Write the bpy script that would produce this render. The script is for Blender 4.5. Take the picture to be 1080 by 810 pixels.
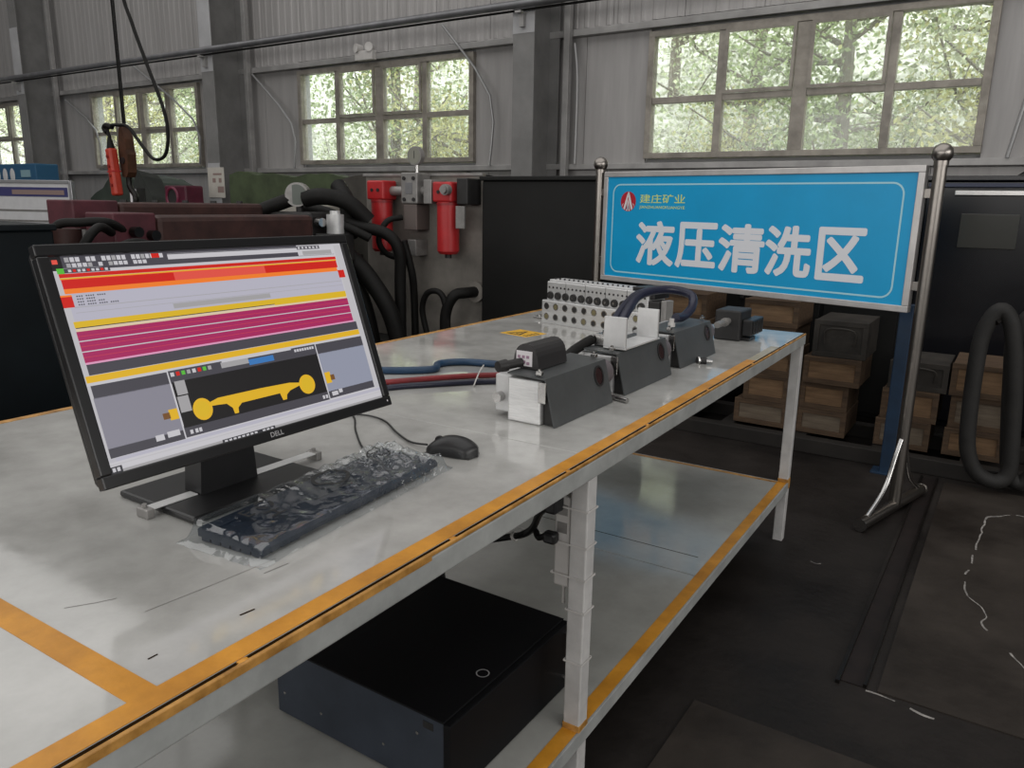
import bpy, bmesh, math, random
import numpy as np
from mathutils import Vector, Matrix, noise as mnoise

for o in list(bpy.data.objects):
    bpy.data.objects.remove(o)
SC = bpy.context.scene
COL = SC.collection
random.seed(7)
R = math.radians

# ---------------------------------------------------------------- camera
YAW, PITCH, ROLL, FPX, CAMH = R(33.104), R(13.2335), R(0.9668), 813.6, 1.40
_f = Vector((-math.sin(YAW)*math.cos(PITCH), math.cos(YAW)*math.cos(PITCH), -math.sin(PITCH)))
_r = Vector((math.cos(YAW), math.sin(YAW), 0)); _u = _r.cross(_f)
_r2 = _r*math.cos(ROLL)+_u*math.sin(ROLL); _u2 = -_r*math.sin(ROLL)+_u*math.cos(ROLL)
cam = bpy.data.objects.new('camera', bpy.data.cameras.new('camera'))
COL.objects.link(cam)
cm = Matrix((_r2, _u2, -_f)).transposed().to_4x4(); cm.translation = (0, 0, CAMH)
cam.matrix_world = cm
cam.data.sensor_fit = 'HORIZONTAL'; cam.data.sensor_width = 36
cam.data.lens = FPX/1080*36; cam.data.clip_start = .02; cam.data.clip_end = 300
SC.camera = cam

# ---------------------------------------------------------------- sky and light
w = bpy.data.worlds.new('overcast_sky'); SC.world = w; w.use_nodes = True
wb = w.node_tree.nodes['Background']
wb.inputs[0].default_value = (.93, .97, 1.0, 1); wb.inputs[1].default_value = 3.1

def area(name, loc, rot, sx, sy, power, col=(1, 1, 1)):
    l = bpy.data.lights.new(name, 'AREA'); l.shape = 'RECTANGLE'; l.size = sx; l.size_y = sy
    l.energy = power; l.color = col
    o = bpy.data.objects.new(name, l); COL.objects.link(o)
    o.location = loc; o.rotation_euler = rot
    return o
# added fill lights below the closed roof and at two windowless walls
area('roof_daylight', (-7.5, 0, 8.45), (0, 0, 0), 24, 15, 1000, (1, .985, .965))
area('window_daylight', (-4, -8.7, 3.2), (R(90), 0, 0), 16, 2.2, 330, (1, .98, .95))
area('window_daylight', (6.8, -1.5, 3.2), (R(90), 0, R(90)), 10, 2.2, 260, (1, .98, .95))

SC.view_settings.view_transform = 'Standard'
SC.view_settings.look = 'None'
SC.view_settings.gamma = 1
SC.view_settings.use_curve_mapping = False
SC.view_settings.exposure = 0.2

# ---------------------------------------------------------------- materials
MATS = {}
def mat(name, col, rough=.5, metal=0., var=0., vscale=6., bump=0., bscale=40., spec=.5, coat=0.,
        col2=None, stretch=None, emit=None, estr=0., rvar=0.):
    if name in MATS: return MATS[name]
    m = bpy.data.materials.new(name); m.use_nodes = True; MATS[name] = m
    nt = m.node_tree; N = nt.nodes; L = nt.links
    b = N['Principled BSDF']
    b.inputs['Base Color'].default_value = (*col, 1); b.inputs['Roughness'].default_value = rough
    b.inputs['Metallic'].default_value = metal; b.inputs['Specular IOR Level'].default_value = spec
    b.inputs['Coat Weight'].default_value = coat
    tc = N.new('ShaderNodeTexCoord'); mp = N.new('ShaderNodeMapping')
    L.new(tc.outputs['Object'], mp.inputs[0])
    if stretch: mp.inputs['Scale'].default_value = stretch
    if var > 0 or col2 or rvar:
        n = N.new('ShaderNodeTexNoise'); n.inputs['Scale'].default_value = vscale
        n.inputs['Detail'].default_value = 6; n.inputs['Roughness'].default_value = .62
        L.new(mp.outputs[0], n.inputs['Vector'])
        rp = N.new('ShaderNodeValToRGB'); rp.color_ramp.elements[0].position = .32; rp.color_ramp.elements[1].position = .68
        lo = tuple(max(0, c*(1-var)) for c in col); hi = col2 if col2 else tuple(min(1, c*(1+var)) for c in col)
        rp.color_ramp.elements[0].color = (*lo, 1); rp.color_ramp.elements[1].color = (*hi, 1)
        L.new(n.outputs[0], rp.inputs[0]); L.new(rp.outputs[0], b.inputs['Base Color'])
        if rvar:
            mr = N.new('ShaderNodeMapRange'); mr.inputs[1].default_value = .3; mr.inputs[2].default_value = .7
            mr.inputs[3].default_value = max(.02, rough-rvar); mr.inputs[4].default_value = rough+rvar
            L.new(n.outputs[0], mr.inputs[0]); L.new(mr.outputs[0], b.inputs['Roughness'])
    if bump > 0:
        n2 = N.new('ShaderNodeTexNoise'); n2.inputs['Scale'].default_value = bscale; n2.inputs['Detail'].default_value = 4
        L.new(mp.outputs[0], n2.inputs['Vector'])
        bp = N.new('ShaderNodeBump'); bp.inputs['Strength'].default_value = bump; bp.inputs['Distance'].default_value = .01
        L.new(n2.outputs[0], bp.inputs['Height']); L.new(bp.outputs[0], b.inputs['Normal'])
    if emit:
        b.inputs['Emission Color'].default_value = (*emit, 1); b.inputs['Emission Strength'].default_value = estr
    return m

def glassy(name, tint=(1, 1, 1), dust=.06, gloss=.06, dustcol=(.8, .8, .76)):
    m = bpy.data.materials.new(name); m.use_nodes = True; MATS[name] = m
    nt = m.node_tree; N = nt.nodes; L = nt.links; N.remove(N['Principled BSDF'])
    out = N['Material Output']
    t = N.new('ShaderNodeBsdfTransparent'); t.inputs[0].default_value = (*tint, 1)
    g = N.new('ShaderNodeBsdfGlossy'); g.inputs['Roughness'].default_value = .05
    d = N.new('ShaderNodeBsdfTranslucent'); d.inputs[0].default_value = (*dustcol, 1)
    fr = N.new('ShaderNodeFresnel'); fr.inputs[0].default_value = 1.45
    m1 = N.new('ShaderNodeMixShader'); m2 = N.new('ShaderNodeMixShader')
    tc = N.new('ShaderNodeTexCoord'); n = N.new('ShaderNodeTexNoise'); n.inputs['Scale'].default_value = 5
    n.inputs['Detail'].default_value = 5
    mr = N.new('ShaderNodeMapRange'); mr.inputs[3].default_value = dust*.5; mr.inputs[4].default_value = dust*1.7
    L.new(tc.outputs['Object'], n.inputs['Vector']); L.new(n.outputs[0], mr.inputs[0])
    L.new(mr.outputs[0], m1.inputs[0]); L.new(t.outputs[0], m1.inputs[1]); L.new(d.outputs[0], m1.inputs[2])
    ge = N.new('ShaderNodeNewGeometry'); sb = N.new('ShaderNodeMath'); sb.operation = 'SUBTRACT'; sb.inputs[0].default_value = 1
    mu = N.new('ShaderNodeMath'); mu.operation = 'MULTIPLY'; fr.inputs[0].default_value = 1.45
    L.new(ge.outputs['Backfacing'], sb.inputs[1]); L.new(sb.outputs[0], mu.inputs[0]); L.new(fr.outputs[0], mu.inputs[1])
    L.new(mu.outputs[0], m2.inputs[0]); L.new(m1.outputs[0], m2.inputs[1]); L.new(g.outputs[0], m2.inputs[2])
    L.new(m2.outputs[0], out.inputs[0])
    return m

M_floor = mat('floor_concrete', (.016, .0135, .0125), .55, 0, .45, 1.6, .25, 30, .22, col2=(.028, .0235, .021), rvar=.15)
M_plate = mat('floor_plate_steel', (.033, .027, .023), .55, .1, .35, 2.2, .2, 26, .22, col2=(.052, .043, .036), rvar=.15)
M_rail = mat('rail_dark_steel', (.012, .010, .009), .35, .5, .3, 8)
M_rust = mat('rust_strip', (.014, .009, .008), .6, .3, .4, 14)
M_white_spill = mat('white_powder', (.25, .235, .22), .9, 0, .6, 30)
M_wall = mat('wall_sheet', (.385, .372, .366), .42, .25, .12, 1.2, 0, 10, .5, stretch=(6, 6, .5))
M_core = mat('wall_core', (.33, .33, .33), .8)
M_girt = mat('galvanised_girt', (.36, .352, .345), .45, .4, .2, 3)
M_column = mat('column_grey_paint', (.20, .197, .193), .5, .1, .18, 2.0)
M_column_light = mat('column_light_paint', (.42, .42, .43), .5, .05, .1, 3)
M_winframe = mat('window_frame_aluminium', (.30, .275, .24), .45, .4, .25, 6)
M_glass = glassy('window_glass', (.97, .98, .97), .09)
M_ceiling = mat('ceiling_sheet', (.35, .35, .36), .7)
M_pipe = mat('pipe_grey', (.22, .22, .23), .4, .6, .2, 4)
M_conduit = mat('conduit_steel', (.36, .36, .36), .4, .6)
M_tabletop = mat('tabletop_paint', (.41, .405, .385), .085, 0, .2, 4.2, .015, 14, .9, col2=(.54, .535, .515), rvar=.07)
M_shelf = mat('shelf_paint', (.36, .36, .335), .11, 0, .18, 2.6, .02, 14, .8, col2=(.46, .46, .435), rvar=.07)
M_yellow = mat('yellow_paint', (.60, .25, .018), .38, 0, .25, 10, .05, 60, col2=(.72, .32, .03))
M_yellow_worn = mat('yellow_paint_worn', (.45, .20, .03), .5, 0, .5, 22, .1, 60, col2=(.62, .32, .08))
M_frame = mat('bench_grey_paint', (.36, .37, .36), .4, 0, .2, 9, .05, 50)
M_leg = mat('leg_white_paint', (.55, .54, .53), .4, 0, .15, 12, .05, 60)
M_groove = mat('groove_dirt', (.022, .012, .005), .9, spec=0)
M_black = mat('black_plastic', (.012, .012, .013), .38, 0, .2, 20)
M_bezel = mat('bezel_plastic', (.010, .010, .011), .30)
M_blackmetal = mat('black_painted_metal', (.013, .015, .020), .45, .0, .2, 6)
M_pcside = mat('pc_side_metal', (.042, .052, .072), .45, .3, .2, 8)
M_pctop = mat('pc_top_metal', (.004, .004, .005), .6, spec=.2)
M_silver = mat('brushed_aluminium', (.74, .74, .74), .28, .55, .12, 18, .05, 80, stretch=(1, 1, 12))
M_silver_flat = mat('matte_aluminium', (.66, .66, .66), .42, .4, .1, 14)
M_steel = mat('stainless_steel', (.52, .51, .50), .24, 1., .08, 8)
M_post = mat('post_stainless', (.33, .305, .28), .32, 1., .12, 5)
M_signframe = mat('sign_frame_aluminium', (.60, .58, .57), .35, .5, .12, 8)
M_modgrey = mat('module_grey_cover', (.085, .090, .092), .45, .25, .1, 20, .04, 120)
M_dark = mat('dark_part', (.018, .017, .017), .5, 0, .3, 14)
M_drum = mat('drum_purple_grey', (.16, .14, .15), .45, .3)
M_lens = mat('lens_brown', (.035, .018, .018), .2, 0, .2, 10)
M_label = mat('label_white', (.75, .72, .74), .6)
M_labelprint = mat('label_print', (.35, .22, .30), .7)
M_bluehose = mat('blue_hose', (.012, .045, .10), .4, 0, .2, 20)
M_navyhose = mat('navy_hose', (.012, .014, .035), .35, 0, .2, 20)
M_redhose = mat('red_hose', (.22, .018, .022), .4, 0, .2, 20)
M_rubber = mat('black_rubber', (.006, .0055, .005), .6, 0, .3, 12, .1, 50, spec=.25)
M_hosegrey = mat('dusty_hose', (.014, .013, .012), .7, 0, .3, 8, .1, 40)
M_warn = mat('warning_yellow', (.75, .42, .03), .5, 0, .15, 40)
M_warnblack = mat('warning_black', (.02, .02, .02), .6)
M_signblue = mat('sign_blue', (.002, .36, .70), .38, 0, .06, 3)
M_signwhite = mat('sign_white', (.80, .82, .87), .45)
M_signcyan = mat('sign_pale_border', (.42, .74, .84), .45)
M_signyellow = mat('sign_yellow_green', (.74, .86, .20), .45)
M_logored = mat('logo_red', (.48, .012, .03), .45)
M_logodark = mat('logo_dark', (.05, .02, .10), .45)
M_crate = mat('crate_wood', (.085, .050, .028), .75, 0, .35, 6, .25, 30, col2=(.13, .080, .045), stretch=(1, 8, 8))
M_crate_light = mat('crate_panel_wood', (.20, .115, .058), .75, 0, .3, 5, .2, 30, col2=(.28, .17, .09), stretch=(1, 8, 8))
M_crate_pale = mat('crate_pale_panel', (.16, .12, .085), .75, 0, .3, 5, .2, 30, col2=(.22, .175, .125), stretch=(1, 8, 8))
M_crate_dark = mat('crate_dark_box', (.028, .024, .020), .7, 0, .4, 7, .2, 30, col2=(.05, .042, .034))
M_skid = mat('skid_dark_steel', (.018, .015, .013), .7, .1, .35, 5)
M_redfilter = mat('filter_red', (.46, .022, .025), .36, 0, .12, 10)
M_greymetal = mat('valve_grey_metal', (.30, .29, .28), .45, .5, .2, 10)
M_panelgrey = mat('panel_grey_paint', (.20, .185, .165), .55, .1, .3, 4)
M_darkbox = mat('dark_cabinet_paint', (.0065, .0065, .006), .5, 0, .3, 3, spec=.3)
M_darkbox_teal = mat('dark_teal_cabinet', (.004, .007, .009), .5, 0, .3, 3, spec=.25)
M_brownsteel = mat('brown_red_steel', (.045, .018, .015), .6, .1, .4, 7)
M_redsteel = mat('dark_red_paint', (.085, .018, .026), .55, 0, .3, 8)
M_orange = mat('pendant_orange', (.46, .04, .02), .42, 0, .15, 12)
M_hook = mat('hook_brown', (.075, .030, .014), .6, .2, .4, 12)
M_tarp_green = mat('tarp_green', (.055, .075, .035), .7, 0, .3, 4, .3, 9)
M_tarp_dark = mat('tarp_dark', (.022, .025, .022), .65, 0, .3, 4, .3, 9)
M_paper = mat('paper_white', (.60, .60, .61), .7, 0, .05, 8)
M_paperprint = mat('paper_print', (.28, .20, .18), .7)
M_boardblue = mat('board_blue', (.02, .10, .20), .5)
M_boardnavy = mat('board_navy', (.05, .05, .16), .5)
M_boardframe = mat('board_frame', (.6, .6, .62), .3, .7)
M_magenta_dark = mat('speaker_maroon', (.07, .006, .02), .4, 0, .2, 10)
M_blue_post = mat('blue_post_paint', (.010, .030, .065), .5, 0, .3, 7)
M_whiteplastic = mat('white_plastic', (.60, .58, .56), .4, 0, .08, 14)
M_bark = mat('tree_bark', (.20, .17, .14), .85, 0, .4, 6)
M_hill = mat('hillside', (.42, .44, .28), .9, 0, .6, 3.0, 0, 10, .2, col2=(.85, .85, .78))
M_gaugeface = mat('gauge_face', (.26, .26, .22), .3)
M_cord = mat('cord_black', (.010, .010, .010), .45)
M_logo_grey = mat('logo_grey', (.45, .45, .46), .4, .3)

def leafmat(name, c):
    m = bpy.data.materials.new(name); m.use_nodes = True
    N = m.node_tree.nodes; L = m.node_tree.links; b = N['Principled BSDF']
    d = N.new('ShaderNodeBsdfTranslucent'); mx = N.new('ShaderNodeMixShader'); mx.inputs[0].default_value = .45
    oi = N.new('ShaderNodeNewGeometry'); rp = N.new('ShaderNodeValToRGB')
    rp.color_ramp.elements[0].color = (*[x*.55 for x in c], 1); rp.color_ramp.elements[1].color = (*[min(1, x*1.5) for x in c], 1)
    L.new(oi.outputs['Random Per Island'], rp.inputs[0])
    L.new(rp.outputs[0], b.inputs['Base Color']); L.new(rp.outputs[0], d.inputs[0]); b.inputs['Roughness'].default_value = .5
    L.new(b.outputs[0], mx.inputs[1]); L.new(d.outputs[0], mx.inputs[2]); L.new(mx.outputs[0], N['Material Output'].inputs[0])
    return m
M_leaf = [leafmat('leaf_green', (.36, .44, .22)), leafmat('leaf_yellow_green', (.56, .55, .26)), leafmat('leaf_pale', (.60, .64, .46))]

# ---------------------------------------------------------------- mesh builder
class MB:
    def __init__(s): s.v = []; s.f = []; s.mi = []
    def add(s, vs, fs, mi=0, M=None):
        n = len(s.v)
        s.v += [tuple(M @ Vector(v)) if M is not None else tuple(v) for v in vs]
        s.f += [tuple(i+n for i in f) for f in fs]; s.mi += [mi]*len(fs)
        return s
    def box(s, x0, x1, y0, y1, z0, z1, bev=0., M=None, mi=0):
        b = bev
        if b <= 0:
            vs = [(x, y, z) for z in (z0, z1) for y in (y0, y1) for x in (x0, x1)]
            fs = [(0, 2, 3, 1), (4, 5, 7, 6), (0, 1, 5, 4), (2, 6, 7, 3), (0, 4, 6, 2), (1, 3, 7, 5)]
            return s.add(vs, fs, mi, M)
        b = min(b, (x1-x0)*.49, (y1-y0)*.49, (z1-z0)*.49)
        bm = bmesh.new(); bmesh.ops.create_cube(bm, size=1)
        for v in bm.verts:
            v.co = Vector((x0+(v.co.x+.5)*(x1-x0), y0+(v.co.y+.5)*(y1-y0), z0+(v.co.z+.5)*(z1-z0)))
        bmesh.ops.bevel(bm, geom=bm.edges[:], offset=b, segments=2, profile=.5, affect='EDGES')
        bm.verts.index_update()
        s.add([v.co.copy() for v in bm.verts], [[v.index for v in f.verts] for f in bm.faces], mi, M); bm.free()
        return s
    def cbox(s, c, d, bev=0., M=None, mi=0):
        return s.box(c[0]-d[0]/2, c[0]+d[0]/2, c[1]-d[1]/2, c[1]+d[1]/2, c[2]-d[2]/2, c[2]+d[2]/2, bev, M, mi)
    def cyl(s, p0, p1, r0, r1=None, seg=16, cap=True, mi=0, M=None):
        r1 = r0 if r1 is None else r1
        p0 = Vector(p0); p1 = Vector(p1); d = (p1-p0).normalized()
        a = d.orthogonal().normalized(); b = d.cross(a)
        vs = []
        for p, r in ((p0, r0), (p1, r1)):
            for k in range(seg):
                t = 2*math.pi*k/seg; vs.append(p+(a*math.cos(t)+b*math.sin(t))*r)
        fs = [(k, (k+1) % seg, seg+(k+1) % seg, seg+k) for k in range(seg)]
        if cap: fs += [tuple(range(seg-1, -1, -1)), tuple(range(seg, 2*seg))]
        return s.add(vs, fs, mi, M)
    def tube(s, pts, r, seg=10, smooth=6, closed=False, mi=0, M=None, rads=None):
        P = [Vector(p) for p in pts]
        if smooth and len(P) > 2: P = catmull(P, smooth, closed)
        n = len(P); rings = []
        T = []
        for i in range(n):
            if closed: t = P[(i+1) % n]-P[i-1]
            else: t = P[min(i+1, n-1)]-P[max(i-1, 0)]
            T.append(t.normalized())
        a = T[0].orthogonal().normalized()
        vs = []
        for i in range(n):
            a = (a-T[i]*a.dot(T[i])).normalized(); b = T[i].cross(a)
            rr = r if rads is None else rads[0]+(rads[1]-rads[0])*i/(n-1)
            for k in range(seg):
                t = 2*math.pi*k/seg; vs.append(P[i]+(a*math.cos(t)+b*math.sin(t))*rr)
        fs = []
        for i in range(n if closed else n-1):
            j = (i+1) % n
            for k in range(seg): fs.append((i*seg+k, i*seg+(k+1) % seg, j*seg+(k+1) % seg, j*seg+k))
        if not closed: fs += [tuple(range(seg-1, -1, -1)), tuple(range((n-1)*seg, n*seg))]
        return s.add(vs, fs, mi, M)
    def sphere(s, c, r, seg=16, rings=10, sc=(1, 1, 1), mi=0, M=None):
        vs = [(c[0], c[1], c[2]+r*sc[2])]
        for i in range(1, rings):
            ph = math.pi*i/rings
            for k in range(seg):
                t = 2*math.pi*k/seg
                vs.append((c[0]+r*sc[0]*math.sin(ph)*math.cos(t), c[1]+r*sc[1]*math.sin(ph)*math.sin(t), c[2]+r*sc[2]*math.cos(ph)))
        vs.append((c[0], c[1], c[2]-r*sc[2])); L = len(vs)-1
        fs = [(0, 1+k, 1+(k+1) % seg) for k in range(seg)]
        for i in range(rings-2):
            for k in range(seg): fs.append((1+i*seg+k, 1+(i+1)*seg+k, 1+(i+1)*seg+(k+1) % seg, 1+i*seg+(k+1) % seg))
        fs += [(L, 1+(rings-2)*seg+(k+1) % seg, 1+(rings-2)*seg+k) for k in range(seg)]
        return s.add(vs, fs, mi, M)
    def prism(s, poly, axis, a0, a1, mi=0, M=None):
        # poly: 2-D outline in the two other axes (order x,y / x,z / y,z); extruded along axis a0..a1
        def P(u, v, t): return {'x': (t, u, v), 'y': (u, t, v), 'z': (u, v, t)}[axis]
        n = len(poly)
        vs = [P(u, v, a0) for u, v in poly]+[P(u, v, a1) for u, v in poly]
        fs = [tuple(range(n)), tuple(range(2*n-1, n-1, -1))]+[(k, n+k, n+(k+1) % n, (k+1) % n) for k in range(n)]
        return s.add(vs, fs, mi, M)
    def build(s, name, mats, parent=None, smooth=False, local=True, fixn=True):
        if parent is not None and not local:
            inv = PM[parent.name].inverted(); s.v = [tuple(inv @ Vector(v)) for v in s.v]
        me = bpy.data.meshes.new(name); me.from_pydata(s.v, [], s.f); me.update()
        if not isinstance(mats, (list, tuple)): mats = [mats]
        for m in mats: me.materials.append(m)
        me.polygons.foreach_set('material_index', s.mi)
        if fixn:
            bm = bmesh.new(); bm.from_mesh(me); bmesh.ops.recalc_face_normals(bm, faces=bm.faces[:]); bm.to_mesh(me); bm.free()
        if smooth:
            me.polygons.foreach_set('use_smooth', [True]*len(me.polygons))
            me.set_sharp_from_angle(angle=R(38))
        me.update()
        o = bpy.data.objects.new(name, me); COL.objects.link(o)
        if parent is not None: o.parent = parent
        PM[o.name] = PM[parent.name].copy() if parent is not None else Matrix.Identity(4)
        return o

PM = {}
def catmull(P, n, closed=False):
    out = []; m = len(P)
    for i in range(m if closed else m-1):
        if closed: a, b, c, d = P[i-1], P[i], P[(i+1) % m], P[(i+2) % m]
        else: a, b, c, d = P[max(i-1, 0)], P[i], P[i+1], P[min(i+2, m-1)]
        for k in range(n):
            t = k/n
            out.append(.5*((2*b)+(c-a)*t+(2*a-5*b+4*c-d)*t*t+(3*b-a-3*c+d)*t**3))
    if not closed: out.append(P[-1])
    return out

def tag(o, label=None, cat=None, group=None, kind=None):
    if label: o['label'] = label
    if cat: o['category'] = cat
    if group: o['group'] = group
    if kind: o['kind'] = kind
    return o
def thing(name, label, cat, loc=(0, 0, 0), rz=0., group=None, kind=None):
    o = bpy.data.objects.new(name, None); COL.objects.link(o); o.empty_display_size = .1
    o.location = loc; o.rotation_euler = (0, 0, rz)
    PM[o.name] = Matrix.Translation(Vector(loc)) @ Matrix.Rotation(rz, 4, 'Z')
    return tag(o, label, cat, group, kind)
def dup(root, loc, rz=0., label=None, group=None):
    r = root.copy(); COL.objects.link(r); r.location = loc; r.rotation_euler = (0, 0, rz)
    PM[r.name] = Matrix.Translation(Vector(loc)) @ Matrix.Rotation(rz, 4, 'Z')
    if label: r['label'] = label
    if group: r['group'] = group
    for ch in list(root.children):
        c = ch.copy(); COL.objects.link(c); c.parent = r
        for g in ch.children:
            d = g.copy(); COL.objects.link(d); d.parent = c
    return r
def move(o, loc):
    o.location = loc; PM[o.name] = Matrix.Translation(Vector(loc)); return o

def text_polys(body, bold=0.):
    c = bpy.data.curves.new('lettering', 'FONT'); c.body = body; c.size = 1; c.offset = bold; c.resolution_u = 4
    c.fill_mode = 'BOTH'
    o = bpy.data.objects.new('lettering', c); COL.objects.link(o)
    dg = bpy.context.evaluated_depsgraph_get(); dg.update()
    me = o.evaluated_get(dg).to_mesh()
    vs = [v.co.copy() for v in me.vertices]; fs = [tuple(p.vertices) for p in me.polygons]
    o.evaluated_get(dg).to_mesh_clear(); bpy.data.objects.remove(o); bpy.data.curves.remove(c)
    return vs, fs
def text_into(mb, body, u0, u1, v0, v1, fn, bold=0., mi=0):
    vs, fs = text_polys(body, bold)
    xs = [v.x for v in vs]; ys = [v.y for v in vs]
    ax, bx, ay, by = min(xs), max(xs), min(ys), max(ys)
    mb.add([fn(u0+(v.x-ax)/(bx-ax)*(u1-u0), v0+(v.y-ay)/(by-ay)*(v1-v0)) for v in vs], fs, mi)

# ================================================================ THE SETTING
WY = 9.0                                   # inner face of the window wall
XL, XR, YF, ZC = -22.5, 7.0, -9.0, 8.6
tag(MB().box(XL, XR, YF, WY+.2, -.2, 0).build('floor', M_floor), kind='structure')
FLOOR = bpy.data.objects['floor']
tag(MB().box(XL, XR, YF, WY+.2, ZC, ZC+.2).build('ceiling', M_ceiling), kind='structure')
tag(MB().box(XL-.2, XL, YF, WY+.2, 0, ZC).build('wall_left', M_core), kind='structure')
tag(MB().box(XR, XR+.2, YF, WY+.2, 0, ZC).build('wall_right', M_core), kind='structure')
tag(MB().box(XL, XR, YF-.2, YF, 0, ZC).build('wall_front', M_core), kind='structure')
# floor plates, rail channel
MB().box(-.185, 1.9, 2.30, 4.47, 0, .004).build('floor_plate', M_plate, FLOOR)
MB().box(.3, 1.9, .2, 2.27, 0, .004).build('floor_plate', M_plate, FLOOR)
MB().box(-.62, .27, .2, 1.95, 0, .004).build('floor_plate', M_plate, FLOOR)
ch = MB(); ch.box(-.300, -.288, 2.28, 4.50, 0, .012).box(-.225, -.215, 2.30, 4.50, 0, .012)
rail = tag(ch.build('trim_1', M_rail), kind='structure')
MB().box(-.288, -.225, 2.30, 4.50, 0, .003).build('channel_bed', M_rust, rail)

# back wall: core with four window openings
WZ0, WZ1 = 1.94, 3.36
WINS = [(-21.95, -18.45), (-15.98, -12.52), (-9.97, -6.53), (-4.00, -.49)]
core = MB()
core.box(XL, XR, WY+.06, WY+.2, 0, WZ0).box(XL, XR, WY+.06, WY+.2, WZ1, ZC)
edges = [XL]+[e for w_ in WINS for e in w_]+[XR]
for i in range(0, len(edges), 2): core.box(edges[i], edges[i+1], WY+.06, WY+.2, WZ0, WZ1)
wall = tag(core.build('wall_back', M_core), kind='structure')
def clad(x0, x1, z0, z1, ribs=True):
    m = MB(); y = WY; pr = [(x0, y)]
    if ribs:
        n = max(2, int((x1-x0)/.15)); d = (x1-x0)/n
        for k in range(n):
            a = x0+k*d; pr += [(a+.3*d, y), (a+.42*d, y-.006), (a+.66*d, y-.006), (a+.78*d, y)]
    pr += [(x1-.006, y), (x1-.006, y+.059), (x0, y+.059)]
    m.prism(pr, 'z', z0, z1)
    return m.build('cladding_panel', M_wall, wall)
x = XL
while x < XR-.1:
    x1 = min(x+.9, XR); clad(x, x1, WZ1+.14, ZC-.05); clad(x, x1, 0, WZ0-.12, False); x = x1
for i in range(0, len(edges), 2):
    a, b = edges[i], edges[i+1]
    if b-a < .3: continue
    n = max(1, round((b-a)/.85))
    for k in range(n): clad(a+(b-a)*k/n, a+(b-a)*(k+1)/n, WZ0-.12, WZ1+.14, False)
g = MB(); g.box(XL, XR, WY-.11, WY, WZ1+.03, WZ1+.11, .006)
tag(g.build('trim_2', M_girt), kind='structure')
g = MB(); g.box(XL, XR, WY-.11, WY, WZ0-.12, WZ0-.05, .006)
tag(g.build('trim_3', M_girt), kind='structure')

def window(n, x0, x1):
    t = thing('window_%d' % n, None, None, ((x0+x1)/2, WY, WZ0), kind='structure')
    W = x1-x0; h = W/2; Hh = WZ1-WZ0
    f = MB()
    f.box(-h, h, -.07, .05, 0, .065, .004).box(-h, h, -.07, .05, Hh-.065, Hh, .004)
    f.box(-h, -h+.075, -.07, .05, .065, Hh-.065, .004).box(h-.075, h, -.07, .05, .065, Hh-.065, .004)
    f.build('window_frame', M_winframe, t)
    cw = W/4; zt = Hh*.46
    for k in (1, 2, 3):
        ww = .075 if k == 2 else .042
        MB().box(-h+k*cw-ww, -h+k*cw+ww, -.06, .04, .065, Hh-.065, .004).build('mullion', M_winframe, t)
    for k in range(4):
        xa = -h+k*cw+(.075 if k in (0, 2) else .042); xb = -h+(k+1)*cw-(.075 if k in (1, 3) else .042)
        if k == 0: xb = -h+cw-.042
        if k == 2: xa = -h+2*cw+.075
        MB().box(xa, xb, -.055, .035, zt-.035, zt+.035, .004).build('transom', M_winframe, t)
        if k in (1, 2):      # opening sashes above the transom
            s_ = MB(); za, zb = zt+.035, Hh-.065
            s_.box(xa, xa+.035, -.085, -.06, za, zb).box(xb-.035, xb, -.085, -.06, za, zb)
            s_.box(xa+.035, xb-.035, -.085, -.06, za, za+.035).box(xa+.035, xb-.035, -.085, -.06, zb-.035, zb)
            s_.build('sash_frame', M_winframe, t)
        MB().box(xa, xb, -.008, .0, .065, zt-.035).build('pane', M_glass, t)
        MB().box(xa, xb, -.008, .0, zt+.035, Hh-.065).build('pane', M_glass, t)
    return t
for i, (a, b) in enumerate(WINS): window(i+1, a, b)

# portal columns (H sections), the long pipe on them, tubes beside them
CX = [-17.33, -11.33, -5.33, .67]
CLAB = ['grey steel column at far left, left of the leftmost wide window', 'grey steel column behind the hanging hoist cables, with a notice on it',
        'grey steel column between the two larger windows', 'grey steel column right of the largest window']
for i, x in enumerate(CX):
    t = thing('steel_column', CLAB[i], 'column', (x, 8.65, 0), group='portal columns along the window wall')
    MB().box(-.15, .15, -.35, -.33, 0, ZC, .003).build('front_flange', M_column, t)
    MB().box(-.15, .15, .245, .265, 0, ZC, .003).build('rear_flange', M_column, t)
    MB().box(-.008, .008, -.33, .245, 0, ZC).build('web', M_column, t)
    MB().box(-.152, .152, -.354, -.35, 3.36, 4.6).build('joint_plate', M_column_light, t)
    MB().box(-.152, .152, -.356, -.35, 0, 1.95).build('painted_base', M_column_light, t) if i < 2 else None
    g = tag(MB().box(x+.26, x+.34, 8.80, 8.88, 0, ZC, .004).build('vertical_tube', M_girt), 'galvanised square tube standing against the wall right of '+['the far left column', 'the column with the notice', 'the column between the two larger windows', 'the rightmost column'][i], 'tube', 'square tubes beside the columns')
PZ = 3.66; PY = 8.21
p = thing('wall_pipe', 'long grey steel pipe running along the columns above the windows', 'pipe', (-8, PY, PZ))
m = MB(); m.cyl((XL, PY, PZ), (XR, PY, PZ), .046, seg=14); m.build('pipe', M_pipe, p, True, False)
m = MB(); m.cyl((XL, PY+.03, PZ-.062), (XR, PY+.03, PZ-.062), .014, seg=8); m.build('strapped_cable', M_rubber, p, True, False)
for x in CX:
    m = MB(); m.box(x-.04, x+.04, PY-.05, 8.295, PZ-.10, PZ-.078).box(x-.03, x+.03, PY+.03, 8.295, PZ-.24, PZ-.10)
    m.build('bracket', M_girt, p, False, False)
def wp(slope, dz, Y=8.871): return (slope*Y, Y, CAMH+dz*Y)
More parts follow.
